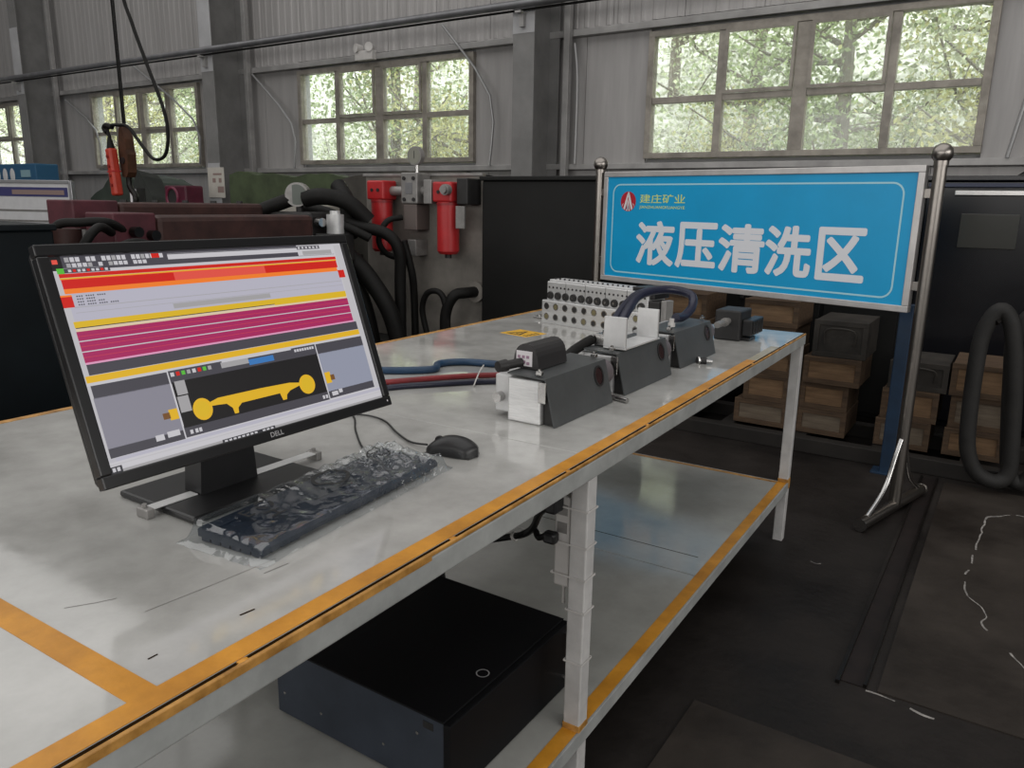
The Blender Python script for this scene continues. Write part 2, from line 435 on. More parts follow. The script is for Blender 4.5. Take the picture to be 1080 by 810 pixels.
for pts, lab in [([(-1.235, .222), (-1.135, .131), (-1.133, .055)], 'thin bent conduit left of the middle window'),
                 ([(-.79, .262), (-.70, .155), (-.70, .055)], 'thin bent conduit crossing the top right of the middle window'),
                 ([(-1.89, .212), (-1.775, .142), (-1.765, .065)], 'thin bent conduit left of the leftmost wide window'),
                 ([(-.558, .215), (-.552, .165), (-.552, .055)], 'thin bent conduit right of the column between the larger windows'),
                 ([(-1.62, .27), (-1.42, .15), (-1.41, .065)], 'thin bent conduit crossing the leftmost wide window'),
                 ([(-.005, .215), (-.02, .12), (-.03, .055)], 'thin conduit right of the largest window')]:
    m = MB(); m.tube([wp(*q) for q in pts], .018, 8, 3)
    tag(m.build('conduit', M_conduit, None, True), lab, 'conduit', 'thin conduits on the window wall')
# emergency lamp over the middle window
t = thing('emergency_lamp', 'small twin-head emergency lamp above the middle window', 'lamp', (-8.42, WY-.09, 3.38))
MB().box(-.17, .17, -.1, 0, .0, .13, .01).build('housing', M_whiteplastic, t)
for s in (-1, 1):
    m = MB(); m.cyl((s*.1, -.02, .17), (s*.13, -.12, .17), .05, .065, 14); m.build('lamp_head', M_whiteplastic, t, True)

# ---------------------------------------------------------------- outdoors behind the windows
def hillz(x, y): return max(0, (y-13)*.62)+.5*mnoise.noise(Vector((x*.2, y*.2, 3)))
vs, fs = [], []
nx, ny = 50, 26
for j in range(ny+1):
    for i in range(nx+1):
        X = -75+i*2.0; Y = 9.3+j*1.6; vs.append((X, Y, hillz(X, Y)-.25))
for j in range(ny):
    for i in range(nx): a = j*(nx+1)+i; fs.append((a, a+1, a+nx+2, a+nx+1))
m = MB(); m.add(vs, fs); tag(m.build('ground_outside', M_hill, None, True), kind='structure')
rng = np.random.default_rng(5)
def tree(x, y, h, lm, label, nleaf=9000, spread=2.6, lean=0.):
    z0 = hillz(x, y)-.35
    t = thing('tree', label, 'tree', (x, y, z0), group='trees outside the windows')
    tr = MB(); tips = []
    top = Vector((lean*h*.5, 0, h*.72))
    tr.tube([(0, 0, 0), (lean*h*.12, .05, h*.28), (lean*h*.3, -.05, h*.5), top], .1, 8, 3, rads=(.17, .05))
    for k in range(16):
        s = .12+.6*random.random(); base = Vector((lean*h*.5*s/.72*.9, 0, h*s))
        an = random.random()*6.28; ln = spread*(.55+.6*random.random())
        e = base+Vector((math.cos(an)*ln, math.sin(an)*ln*.8, ln*(.25+.6*random.random())))
        mid = (base+e)/2+Vector((0, 0, -.12*ln))
        tr.tube([base, mid, e], .04, 6, 3, rads=(.055, .012)); tips += [mid, e, (mid+e)/2]
        for q in range(2):
            e2 = mid+Vector((random.uniform(-1, 1), random.uniform(-1, 1), random.uniform(-.2, .9)))*ln*.5
            tr.tube([mid, (mid+e2)/2+Vector((0, 0, .05)), e2], .02, 5, 2, rads=(.026, .008)); tips.append(e2)
    tips.append(top)
    tr.build('trunk', M_bark, t, True)
    tp = np.array([tuple(q) for q in tips]); c = tp[rng.integers(0, len(tp), nleaf)]+rng.normal(0, .42, (nleaf, 3))
    c = c[c[:, 2] > .2]; n = len(c)
    a = rng.normal(0, 1, (n, 3)); a /= np.linalg.norm(a, axis=1)[:, None]
    b = np.cross(a, rng.normal(0, 1, (n, 3))); b /= np.linalg.norm(b, axis=1)[:, None]
    sz = rng.uniform(.035, .075, (n, 1)); a = a*sz; b = b*sz*.55
    V = np.stack([c-a, c+b, c+a, c-b], 1).reshape(-1, 3)
    me = bpy.data.meshes.new('leaves'); me.from_pydata(V.tolist(), [], np.arange(4*n).reshape(-1, 4).tolist()); me.materials.append(lm); me.update()
    o = bpy.data.objects.new('leaves', me); COL.objects.link(o); o.parent = t; o['kind'] = 'stuff'
TR = [(-2.9, 14.5, 7.5, 0, 'tree outside the left half of the largest window', .0), (-1.2, 16.5, 8.5, 2, 'leaning tree outside the middle of the largest window', .35),
      (.6, 14.2, 7, 1, 'yellow-green tree outside the right end of the largest window', .25), (-5.4, 17.5, 8.5, 2, 'tree outside, hidden partly by the column left of the largest window', .1),
      (-10.6, 14.8, 7.5, 1, 'tree with a dark trunk outside the right half of the middle window', .3), (-13.6, 15.2, 7.5, 0, 'green tree outside the left panes of the middle window', .1),
      (-19.0, 15.4, 7.5, 0, 'tree outside the right panes of the leftmost wide window', -.1), (-22.5, 15.0, 7.5, 2, 'pale tree outside the left panes of the leftmost wide window', .1),
      (-28.5, 16, 8, 1, 'tree outside the window at the left edge of the picture', 0), (-8.2, 20, 9, 2, 'far pale tree up the slope behind the middle window', 0),
      (-.2, 21, 9, 1, 'far tree up the slope behind the largest window', -.2), (-16.8, 20, 9, 2, 'far tree up the slope between the middle and the leftmost wide window', .1),
      (2.8, 18, 8, 0, 'tree outside beyond the right end of the window wall', -.2)]
TR += [(-32.5, 15.5, 7.5, 2, 'pale tree outside the window at the left edge of the picture', .1), (-25.2, 14.6, 7, 1, 'yellowish tree at the left end of the leftmost wide window', .1)]
def shrub(x, y, lm, label):
    z0 = hillz(x, y)-.35
    t = thing('shrub', label, 'shrub', (x, y, z0), group='shrubs on the slope outside')
    tr = MB(); tips = []
    for k in range(9):
        an = random.random()*6.28; e = Vector((math.cos(an)*random.uniform(.3, 1.2), math.sin(an)*random.uniform(.2, .6), random.uniform(.9, 2.2)))
        tr.tube([(0, 0, 0), e*.5+Vector((0, 0, .15)), e], .02, 5, 3, rads=(.03, .008)); tips += [e, e*.75, e*.55]
    tr.build('stems', M_bark, t, True)
    n = 2600; tp = np.array([tuple(q) for q in tips]); c = tp[rng.integers(0, len(tp), n)]+rng.normal(0, .26, (n, 3))
    a = rng.normal(0, 1, (n, 3)); a /= np.linalg.norm(a, axis=1)[:, None]
    b = np.cross(a, rng.normal(0, 1, (n, 3))); b /= np.linalg.norm(b, axis=1)[:, None]
    sz = rng.uniform(.03, .06, (n, 1)); a = a*sz; b = b*sz*.6
    V = np.stack([c-a, c+b, c+a, c-b], 1).reshape(-1, 3)
    me = bpy.data.meshes.new('leaves'); me.from_pydata(V.tolist(), [], np.arange(4*n).reshape(-1, 4).tolist()); me.materials.append(lm); me.update()
    o = bpy.data.objects.new('leaves', me); COL.objects.link(o); o.parent = t; o['kind'] = 'stuff'
for k, (x, y, lm) in enumerate([(-6.3, 15.6, 2), (-4.6, 15.2, 1), (-2.2, 15.7, 2), (-.2, 15.3, 1), (-15.8, 15.4, 2), (-13.2, 15.9, 1), (-11.6, 15.5, 2), (-26.0, 15.5, 1), (-23.8, 15.2, 2), (-21.5, 15.7, 1)]):
    shrub(x, y, M_leaf[lm], ['pale', 'yellowish'][lm == 1]+' shrub on the slope behind '+('the largest window' if x > -7 else 'the middle window' if x > -17 else 'the leftmost wide window')+', '+('leftmost', 'second', 'third', 'rightmost')[k if k < 4 else (0, 1, 3)[(k-4) % 3]]+' there')
for (x, y, h, lm, lab, ln) in TR: tree(x, y, h, M_leaf[lm], lab, lean=ln)
# ================================================================ WORKBENCH
T = .90; SH = .265
YN, YFAR = -.62, 3.26
BX0, BX1 = -1.897, -.671
b = thing('workbench', 'long grey steel workbench with yellow painted edges and a lower shelf', 'workbench', (-1.3, 1.35, 0))
def wb_(m, name, mt, smooth=False, par=None): return m.build(name, mt, par or b, smooth, False)
for (y0, y1) in ((YN+.01, 1.3352), (1.3362, YFAR-.004)):
    wb_(MB().box(BX0+.012, BX1-.0095, y0, y1, T-.006, T, .0012), 'top_plate', M_tabletop)
wb_(MB().box(BX1-.040, BX1-.0098, YN+.01, 2.55, T, T+.0007), 'yellow_stripe', M_yellow)
wb_(MB().box(BX1-.040, BX1-.0098, 2.55, 2.86, T, T+.0005), 'yellow_stripe', mat('yellow_paint_faded', (.42, .33, .17), .35, 0, .3, 14, col2=(.46, .42, .33)))['label'] = 'worn end of the yellow stripe'
wb_(MB().box(BX0+.02, BX1-.040, .355, .388, T, T+.0007), 'yellow_stripe', M_yellow)
wb_(MB().box(BX0+.012, BX0+.03, YN+.01, YFAR-.01, T, T+.0007), 'yellow_stripe', M_yellow_worn)
# frame rails
fr = wb_(MB().box(BX1-.04, BX1, YN, YFAR, T-.046, T-.007, .003), 'front_rail', M_frame)
wb_(MB().box(BX1-.0055, BX1, YN, YFAR, T-.007, T-.001, .0015), 'edge_lip', M_yellow_worn, par=fr)
wb_(MB().box(BX1, BX1+.0006, YN, .80, T-.012, T-.002), 'edge_paint', M_yellow_worn, par=fr)
wb_(MB().box(BX1-.0094, BX1-.0056, YN, YFAR, T-.007, T-.0008), 'groove', M_groove, par=fr)
for y in (-.2, .12, .47, .86, 1.23, 1.62, 2.05, 2.5, 2.95):
    m = MB(); m.sphere((BX1-.0075, y, T-.0035), .006, 8, 6, (1, 2.0, .6)); wb_(m, 'weld_bead', M_yellow, True, fr)
wb_(MB().box(BX0, BX0+.04, YN, YFAR, T-.046, T-.007, .003), 'back_rail', M_frame)
wb_(MB().box(BX0, BX0+.0115, YN, YFAR, T-.007, T-.001, .0015), 'back_lip', M_yellow_worn)
for y in (YN, 1.31, YFAR-.04):
    wb_(MB().box(BX0+.04, BX1-.04, y, y+.04, T-.044, T-.0065, .002), 'cross_rail', M_frame)
wb_(MB().box(BX0+.012, BX1-.0, YFAR-.0035, YFAR, T-.007, T-.001), 'end_lip', M_frame)
for y in (YN+.03, 1.335, YFAR-.03):
    for x in (BX1-.0225, BX0+.0225):
        lg = wb_(MB().box(x-.02, x+.02, y-.02, y+.02, 0, T-.046, .003), 'leg', M_leg)
        if x > -1:
            wb_(MB().box(x-.0215, x+.0215, y-.0215, y+.0215, SH-.03, SH+.016, .002), 'painted_collar', M_yellow_worn, par=lg)
# lower shelf
for (y0, y1) in ((YN+.01, 2.178), (2.182, YFAR-.05)):
    wb_(MB().box(BX0+.045, BX1-.006, y0, y1, SH-.005, SH, .001), 'shelf_plate', M_shelf)
wb_(MB().box(-1.45, -.75, 2.31, 2.3125, SH, SH+.0006), 'shelf_scratch', M_groove)
wb_(MB().box(BX1-.043, BX1-.007, YN+.01, YFAR-.051, SH, SH+.0007), 'shelf_stripe', M_yellow)
wb_(MB().box(BX0+.05, BX1-.043, YFAR-.072, YFAR-.051, SH, SH+.0007), 'shelf_stripe', M_yellow_worn)
wb_(MB().box(BX1-.006, BX1, YN+.01, YFAR-.05, SH-.035, SH+.001, .001), 'shelf_rail', M_frame)
wb_(MB().box(BX0+.04, BX0+.045, YN+.01, YFAR-.05, SH-.035, SH+.001, .001), 'shelf_rail', M_frame)
wb_(MB().box(BX0+.04, BX1, YFAR-.05, YFAR-.045, SH-.035, SH+.001, .001), 'shelf_rail', M_frame)
wb_(MB().box(BX0+.05, BX1-.01, 1.315, 1.355, SH-.04, SH-.0055, .001), 'shelf_cross_rail', M_frame)
# pen marks and chips on the painted plate
def scratch(pts, wd):
    m = MB()
    for i in range(len(pts)-1):
        a = Vector((*pts[i], T+.0004)); c = Vector((*pts[i+1], T+.0004)); d = (c-a).normalized(); nn = Vector((-d.y, d.x, 0))*wd/2
        m.add([a-nn, c-nn, c+nn, a+nn], [(0, 1, 2, 3)])
    return wb_(m, 'paint_scratch', mat('pencil_grey', (.13, .12, .11), .7) if wd < .002 else M_groove)
scratch([(-.702, .412), (-.7015, .428)], .006); scratch([(-.764, .412), (-.764, .424)], .0025)
scratch([(-.757, .53), (-.754, .55)], .003); scratch([(-.86, .47), (-.85, .56)], .0009); scratch([(-.85, .56), (-.842, .66)], .0007)
scratch([(-.82, .62), (-.816, .66)], .0012); scratch([(-.95, .42), (-.93, .45), (-.92, .47)], .001)
scratch([(-1.05, .34), (-.99, .33), (-.955, .30)], .001); scratch([(-1.02, .31), (-.98, .29)], .001)

b.rotation_euler.z = .0150

# ================================================================ MONITOR (faces +X, leaned back)
mon = thing('computer_monitor', 'black flat computer monitor showing striped software screen, on the workbench', 'monitor', (-1.115, .795, T))
W, H = .565, .337; TL = R(19.4)
MM = Matrix.Translation((.135, 0, .117)) @ Matrix.Rotation(-TL, 4, 'Y')      # local: x = out of the screen, y = right, z = up
bz = MB()
bz.box(-.012, .004, -W/2, W/2, 0, .0185, .002, MM).box(-.012, .004, -W/2, W/2, H-.0165, H, .002, MM)
bz.box(-.012, .004, -W/2, -W/2+.0165, .0185, H-.0165, .002, MM).box(-.012, .004, W/2-.0165, W/2, .0185, H-.0165, .002, MM)
bz = bz.build('bezel', M_bezel, mon)
bk = MB(); bk.box(-.032, -.012, -W/2+.004, W/2-.004, .004, H-.004, .008, MM)
bk.box(-.052, -.030, -.17, .17, .05, .27, .012, MM); bk.build('back_shell', M_black, mon)
def ptx(u, v, d=.0): # a point of the display surface
    return MM @ Vector((-.001+d, -W/2+.0165+u*(W-.033), .0185+v*(H-.035)))
# screen picture: flat print made of thin coloured patches
UI = {}
def ucol(name, c, s=.74):
    m = bpy.data.materials.new('screen_'+name); m.use_nodes = True
    N = m.node_tree.nodes; bb = N['Principled BSDF']; bb.inputs['Base Color'].default_value = (.01, .01, .01, 1); bb.inputs['Roughness'].default_value = .35
    bb.inputs['Emission Color'].default_value = (*c, 1); bb.inputs['Emission Strength'].default_value = s
    UI[name] = len(UIM); UIM.append(m)
UIM = []
def srgb(r, g, b_): return tuple(((c/255+.055)/1.055)**2.4 if c > 10 else c/255/12.92 for c in (r, g, b_))
for n, c in dict(white=(205, 203, 208), lav=(188, 186, 200), side=(196, 194, 198), dark=(72, 70, 78), darker=(50, 50, 56), black=(22, 20, 22), red=(212, 26, 14),
                 salmon=(234, 84, 70), orange=(250, 130, 40), gold=(226, 186, 36), magenta=(172, 36, 96), magline=(228, 160, 196), yellow=(232, 184, 34),
                 grey=(140, 138, 150), greylt=(150, 154, 172), blue=(58, 122, 190), pale=(168, 166, 168), cream=(226, 206, 176), green=(90, 190, 60), brown=(120, 80, 40)).items():
    ucol(n, srgb(*c))
scr = MB(); LV = [0]
def q(n, u0, u1, v0, v1, lev=1):
    d = .00006*lev
    scr.add([ptx(u0, v0, d), ptx(u1, v0, d), ptx(u1, v1, d), ptx(u0, v1, d)], [(0, 1, 2, 3)], UI[n])
def poly(n, pts, lev=3):
    scr.add([ptx(u, v, .00006*lev) for u, v in pts], [tuple(range(len(pts)))], UI[n])
q('white', 0, 1, 0, 1, 0)
q('side', 0, .022, .05, .93); q('side', .966, 1, .07, .99)
q('dark', 0, .325, .945, 1); q('black', 0, .03, .935, 1, 2); q('salmon', .006, .02, .965, .985, 3)
for i in range(20):
    if i in (3, 6, 12): continue
    q('white' if i % 3 else 'pale', .038+i*.0138, .049+i*.0138, .972, .994, 3)
for i in range(16):
    if i in (5, 7, 12): continue
    q('white' if i % 4 else 'pale', .040+i*.0138, .051+i*.0138, .948, .966, 3)
q('red', .276, .300, .972, .994, 4)
q('dark', .325, .80, .985, .989, 2); q('dark', .13, .80, .935, .960, 2); q('dark', .325, .80, .990, 1, 1)
q('dark', .80, .90, .975, .995, 2)
for i in range(6): q('white', .805+i*.016, .814+i*.016, .979, .991, 3)
q('dark', .02, .15, .922, .944, 2); q('green', .012, .03, .920, .945, 4)
for i in range(9): q(('white', 'red', 'white')[i % 3], .04+i*.012, .048+i*.012, .926, .938, 3)
q('dark', .80, .96, .935, .937, 2); q('pale', .82, .95, .94, .965, 2)
# red group
q('red', .014, .962, .902, .920, 2); q('orange', .014, .962, .893, .9, 3); q('gold', .014, .962, .896, .901, 4)
q('red', .016, .960, .851, .893, 2); q('salmon', .328, .648, .851, .893, 3); q('orange', .016, .955, .828, .851, 2)
# lavender area with small text
q('lav', .02, .962, .70, .828, 2); q('pale', .03, .962, .763, .766, 3); q('pale', .03, .962, .738, .740, 3); q('pale', .3, .64, .71, .735, 3)
q('red', 0, .031, .766, .823, 4); q('orange', 0, .031, .815, .823, 5); q('red', .955, .984, .785, .833, 4)
for r_ in range(4):
    for i in range((14, 8, 12, 18)[r_]):
        if i % 5 == 3: continue
        q('darker', .042+i*.006, .0455+i*.006, .811-r_*.013, .817-r_*.013, 4)
q('gold', .016, .964, .672, .700, 2); q('darker', .018, .647, .668, .672, 3); q('cream', .017, .963, .654, .668, 2); q('gold', .647, .963, .664, .673, 3)
# magenta group
q('magenta', .016, .964, .510, .654, 2)
for v in (.609, .560): q('white', .016, .964, v-.002, v+.003, 3)
for v in (.632, .585, .535): q('salmon', .016, .964, v-.0006, v+.0006, 3)
q('magline', .016, .966, .502, .511, 3)
q('dark', .017, .975, .452, .502, 2); q('yellow', .006, .976, .419, .450, 2); q('white', .0, .976, .405, .419, 1)
# lower views
q('dark', .012, .224, .345, .405, 3); q('grey', .010, .224, .112, .348, 3); q('dark', .010, .224, .068, .115, 3)
q('dark', .224, .763, .345, .408, 2); q('dark', .224, .763, .072, .130, 2); q('black', .228, .760, .120, .350, 3)
q('pale', .236, .268, .282, .352, 4); q('pale', .232, .266, .196, .276, 4)
q('dark', .765, .978, .345, .406, 3); q('greylt', .765, .978, .118, .348, 3); q('dark', .765, .976, .076, .120, 3)
q('white', .2225, .2265, .068, .412, 5); q('white', .7605, .7645, .075, .410, 5)
q('pale', .395, .492, .372, .402, 4); q('blue', .492, .586, .360, .391, 5); q('white', .40, .66, .400, .412, 4)
for i in range(8): q(('white', 'red', 'green', 'pale')[i % 4], .232+i*.017, .243+i*.017, .378, .398, 4)
for i in range(8): q('white', .672+i*.0105, .680+i*.0105, .383, .398, 4)
def disc(n, cu, cv, ru, rv, lev): poly(n, [(cu+ru*math.cos(k*math.pi/12), cv+rv*math.sin(k*math.pi/12)) for k in range(24)], lev)
disc('yellow', .299, .190, .031, .056, 5); disc('yellow', .686, .190, .032, .056, 5); disc('gold', .299, .190, .022, .040, 6); disc('gold', .686, .190, .022, .040, 6)
poly('yellow', [(.325, .215), (.355, .228), (.507, .227), (.618, .221), (.66, .208), (.655, .193), (.613, .178), (.597, .160), (.592, .135), (.577, .135), (.572, .176), (.429, .175), (.413, .155), (.410, .128), (.396, .128), (.394, .160), (.378, .188), (.348, .193), (.325, .195)], 5)
for (u0, u1, v0, v1, n) in ((.196, .222, .172, .224, 'yellow'), (.177, .198, .182, .212, 'brown'), (.768, .792, .166, .232, 'yellow'), (.790, .808, .18, .212, 'brown')): q(n, u0, u1, v0, v1, 5)
q('white', .140, .165, .090, .118, 5); q('white', .175, .212, .094, .122, 5); q('white', .778, .805, .088, .112, 5); q('white', .81, .826, .096, .118, 5)
for u in (.242, .258, .27, .735, .748): q('white', u, u+.009, .084, .104, 5)
q('lav', .0, 1, .05, .066, 1); q('pale', 0, 1, .0, .012, 1); q('side', 0, 1, .035, .04, 1)
q('darker', 0, .032, 0, .03, 3); q('white', .006, .014, .006, .024, 4); q('white', .018, .026, .006, .024, 4)
q('darker', .331, .520, -.012, .014, 3)
for i in range(12):
    if i != 8: q('white', .338+i*.0150, .348+i*.0150, -.006, .009, 4)
scr.build('screen', UIM, mon, False, True, False)['label'] = 'lit screen of coloured software tracks and a machine drawing'
# maker's mark on the lower bezel
def bzpt(u, v): return MM @ Vector((.0043, u, v))
lg = MB(); text_into(lg, 'DELL', -.006, .020, .0052, .0132, bzpt, .012); lg.build('maker_mark', M_logo_grey, bz, False, True, False)
m = MB(); m.box(.004, .0046, W/2-.012, W/2-.010, .008, .0115, 0, MM); m.build('power_light', M_label, bz)
# stand
m = MB(); m.prism([(-.058, .012), (.058, .012), (.046, .17), (-.046, .17)], 'x', -.030, .014)
m.build('neck', M_black, mon)
m = MB(); m.cbox((.035, 0, .195), (.10, .075, .075), .01); m.build('hinge', M_black, mon)
m = MB(); m.box(-.118, .090, -.125, .150, .0, .012, .005); m.build('base', M_black, mon)
for (ya, yb, y) in ((-.140, -.060, -.148), (.06, .205, .208)):
    sb = MB().box(-.013, .009, ya, yb, .0122, .0147, .001).build('metal_strap', M_silver_flat, mon)
    m = MB(); m.box(-.018, .012, y-.007, y+.007, 0, .0165, .002); m.cyl((-.004, y, .0165), (-.004, y, .022), .004, seg=10)
    m.build('strap_clip', M_greymetal, sb)

# ================================================================ KEYBOARD IN BAG, MOUSE, CABLES
kb = thing('keyboard', 'dark keyboard sealed inside the clear plastic bag', 'keyboard', (-.927, .868, T+.0015), R(5))
kbm = mat('keyboard_plastic', (.012, .020, .036), .38)
kz = MB(); kz.prism([(-.066, .006), (.066, .006), (.066, .013), (.060, .018), (-.060, .022), (-.066, .017)], 'y', -.222, .222)
kz.build('case', kbm, kb)
ks = MB()
for r_ in range(6):
    x = .052-r_*.0205
    for k in range(21):
        y = -.213+k*.0205
        if r_ == 0 and 4 <= k <= 8: continue
        ks.box(x-.0085, x+.0085, y-.0085, y+.0085, 0, .0065)
ks = ks.build('keys', kbm, kb); ks['kind'] = 'stuff'
m = MB(); m.box(-.03, .01, -.05, .05, .0198, .0212); m.build('rating_label', mat('dark_label', (.02, .028, .04), .5), kb)
for y in (-.19, .19): MB().box(-.055, -.035, y-.02, y+.02, .0208, .0235, .001).build('folding_foot', kbm, kb)
bagm = glassy('clear_bag', (.93, .95, .96), .07, .1, (.6, .65, .68))
N = bagm.node_tree.nodes; L_ = bagm.node_tree.links
tc = N.new('ShaderNodeTexCoord'); vo = N.new('ShaderNodeTexNoise'); vo.inputs['Scale'].default_value = 22; vo.inputs['Detail'].default_value = 3; vo.inputs['Distortion'].default_value = 1.2
bp = N.new('ShaderNodeBump'); bp.inputs['Strength'].default_value = .7; bp.inputs['Distance'].default_value = .014
L_.new(tc.outputs['Object'], vo.inputs['Vector']); L_.new(vo.outputs[0], bp.inputs['Height'])
sx = N.new('ShaderNodeSeparateXYZ'); mrg = N.new('ShaderNodeMapRange')
mrg.inputs[1].default_value = -.04; mrg.inputs[2].default_value = .13; mrg.inputs[3].default_value = .10; mrg.inputs[4].default_value = 1.
L_.new(tc.outputs['Object'], sx.inputs[0]); L_.new(sx.outputs['Y'], mrg.inputs[0]); L_.new(mrg.outputs[0], bp.inputs['Strength'])
for nd in N:
    if nd.type == 'FRESNEL': nd.inputs[0].default_value = 2.3
    if nd.type == 'BSDF_GLOSSY': nd.inputs['Roughness'].default_value = .06
    if nd.type in ('BSDF_GLOSSY', 'FRESNEL'): L_.new(bp.outputs[0], nd.inputs['Normal'])
bag = thing('plastic_bag', 'clear crinkled plastic bag around the keyboard on the workbench', 'bag', (-.927, .868, T), R(5))
def bagz(u, v):     # u across -1..1, v along -1..1
    e = min(1, (1-abs(u))*5)*min(1, (1-abs(v))*9)
    e = e*e*(3-2*e)
    p_ = Vector((u*3.0+v*3, v*9, 1.7))
    cr = (.0030+.009*max(0, v)**1.2)*mnoise.noise(p_)+(.0010+.012*max(0, v))*(.35-abs(mnoise.noise(p_*2.1)))
    return .0012+e*(.028-.003*u+.005*(v > .2)*max(0, v)+cr)
nu, nv = 44, 120; vs = []; fs = []
for j in range(nv+1):
    for i in range(nu+1):
        u = -1+2*i/nu; v = -1+2*j/nv
        wob = .004*mnoise.noise(Vector((v*6, u, 5)))
        vs.append((u*(.086+wob), v*(.247+.004*mnoise.noise(Vector((u*4, v, 9)))), bagz(u, v)))
for j in range(nv):
    for i in range(nu): a = j*(nu+1)+i; fs.append((a, a+1, a+nu+2, a+nu+1))
m = MB(); m.add(vs, fs); o = m.build('bag_film', bagm, bag, True, True, False)
def onbag(x, y): return (x, y, bagz(x/.086, y/.247)+.0012)
pr_ = MB()
for k in range(40):
    a0, a1 = 2*math.pi*k/40, 2*math.pi*(k+1)/40
    for (rx, ry, w_) in ((.026, .034, .0035),):
        P = [onbag(-.022+(rx+s*w_)*math.cos(t), .022+(ry+s*w_)*math.sin(t)) for (t, s) in ((a0, -1), (a1, -1), (a1, 1), (a0, 1))]
        pr_.add(P, [(0, 1, 2, 3)])
for (cx, cy) in ((-.030, -.125),):
    for k in range(3):
        t0 = 2*math.pi*k/3+.3; t1 = t0+1.5
        for s in range(4):
            ta, tb = t0+(t1-t0)*s/4, t0+(t1-t0)*(s+1)/4
            pr_.add([onbag(cx+r_*math.cos(t), cy+r_*math.sin(t)) for (t, r_) in ((ta, .010), (tb, .010), (tb, .0155), (ta, .0155))], [(0, 1, 2, 3)])
for (x0, x1, y0, y1) in ((-.038, -.012, -.172, -.168), (-.038, -.034, -.172, -.158), (-.026, -.022, -.172, -.158), (-.016, -.012, -.172, -.158), (-.004, 0, -.150, -.12), (-.004, .016, -.137, -.133), (.012, .016, -.15, -.12)):
    pr_.add([onbag(x0, y0), onbag(x1, y0), onbag(x1, y1), onbag(x0, y1)], [(0, 1, 2, 3)])
for k in range(28):
    a0, a1 = 2*math.pi*k/28, 2*math.pi*(k+1)/28
    pr_.add([onbag(-.03+r_*math.cos(t), .165+r_*1.2*math.sin(t)) for (t, r_) in ((a0, .019), (a1, .019), (a1, .0215), (a0, .0215))], [(0, 1, 2, 3)])
pr_.build('bag_print', M_warnblack, bag, False, True, False)

ms = thing('computer_mouse', 'black computer mouse on the workbench beside the bagged keyboard', 'mouse', (-.918, 1.190, T), R(9))
vs = []; fs = []; nu, nv = 20, 12
def mz(s): return .037*(max(0, 1-((s-.12)/1.13)**2))**.75
body = MB()
for i in range(nu+1):
    s = -1+2*i/nu; L0 = .058*s; hw = .031*(max(0, 1-abs(s)**3.2))**.5*(1-.08*math.cos(s*2.2)); hz = max(.004, mz(s))
    for k in range(nv+1):
        t = math.pi*k/nv; vs.append((L0, hw*math.cos(t)*(1 if 0 < k < nv else 1), .002+hz*math.sin(t)**.7 if 0 < k < nv else .002))
for i in range(nu):
    for k in range(nv): a = i*(nv+1)+k; fs.append((a, a+1, a+nv+2, a+nv+1))
    fs.append((i*(nv+1), (i+1)*(nv+1), (i+1)*(nv+1)+nv, i*(nv+1)+nv))
body.add(vs, fs); body.build('shell', M_black, ms, True)
m = MB(); m.cyl((-.030, -.0035, .0245), (-.030, .0035, .0245), .009, seg=14); m.build('scroll_wheel', M_dark, ms, True)
m = MB(); m.box(-.05, .05, -.024, .024, 0, .003, .001); m.build('sole', M_dark, ms)
m = MB(); m.tube([(-.977, 1.181, T+.010), (-1.03, 1.19, T+.004), (-1.10, 1.225, T+.004), (-1.19, 1.28, T+.004), (-1.27, 1.28, T+.004), (-1.34, 1.20, T+.004), (-1.42, 1.0, T+.004)], .0023, 8, 6)
m.build('cord', M_cord, ms, True, False)
m = MB(); m.tube([(-1.045, 1.080, T+.004), (-1.10, 1.115, T+.003), (-1.19, 1.19, T+.003), (-1.27, 1.265, T+.003), (-1.36, 1.30, T+.003), (-1.5, 1.22, T+.003)], .0021, 8, 6)
tag(m.build('keyboard_cable', M_cord, None, True), 'thin black cable running from the bagged keyboard to behind the monitor', 'cable')

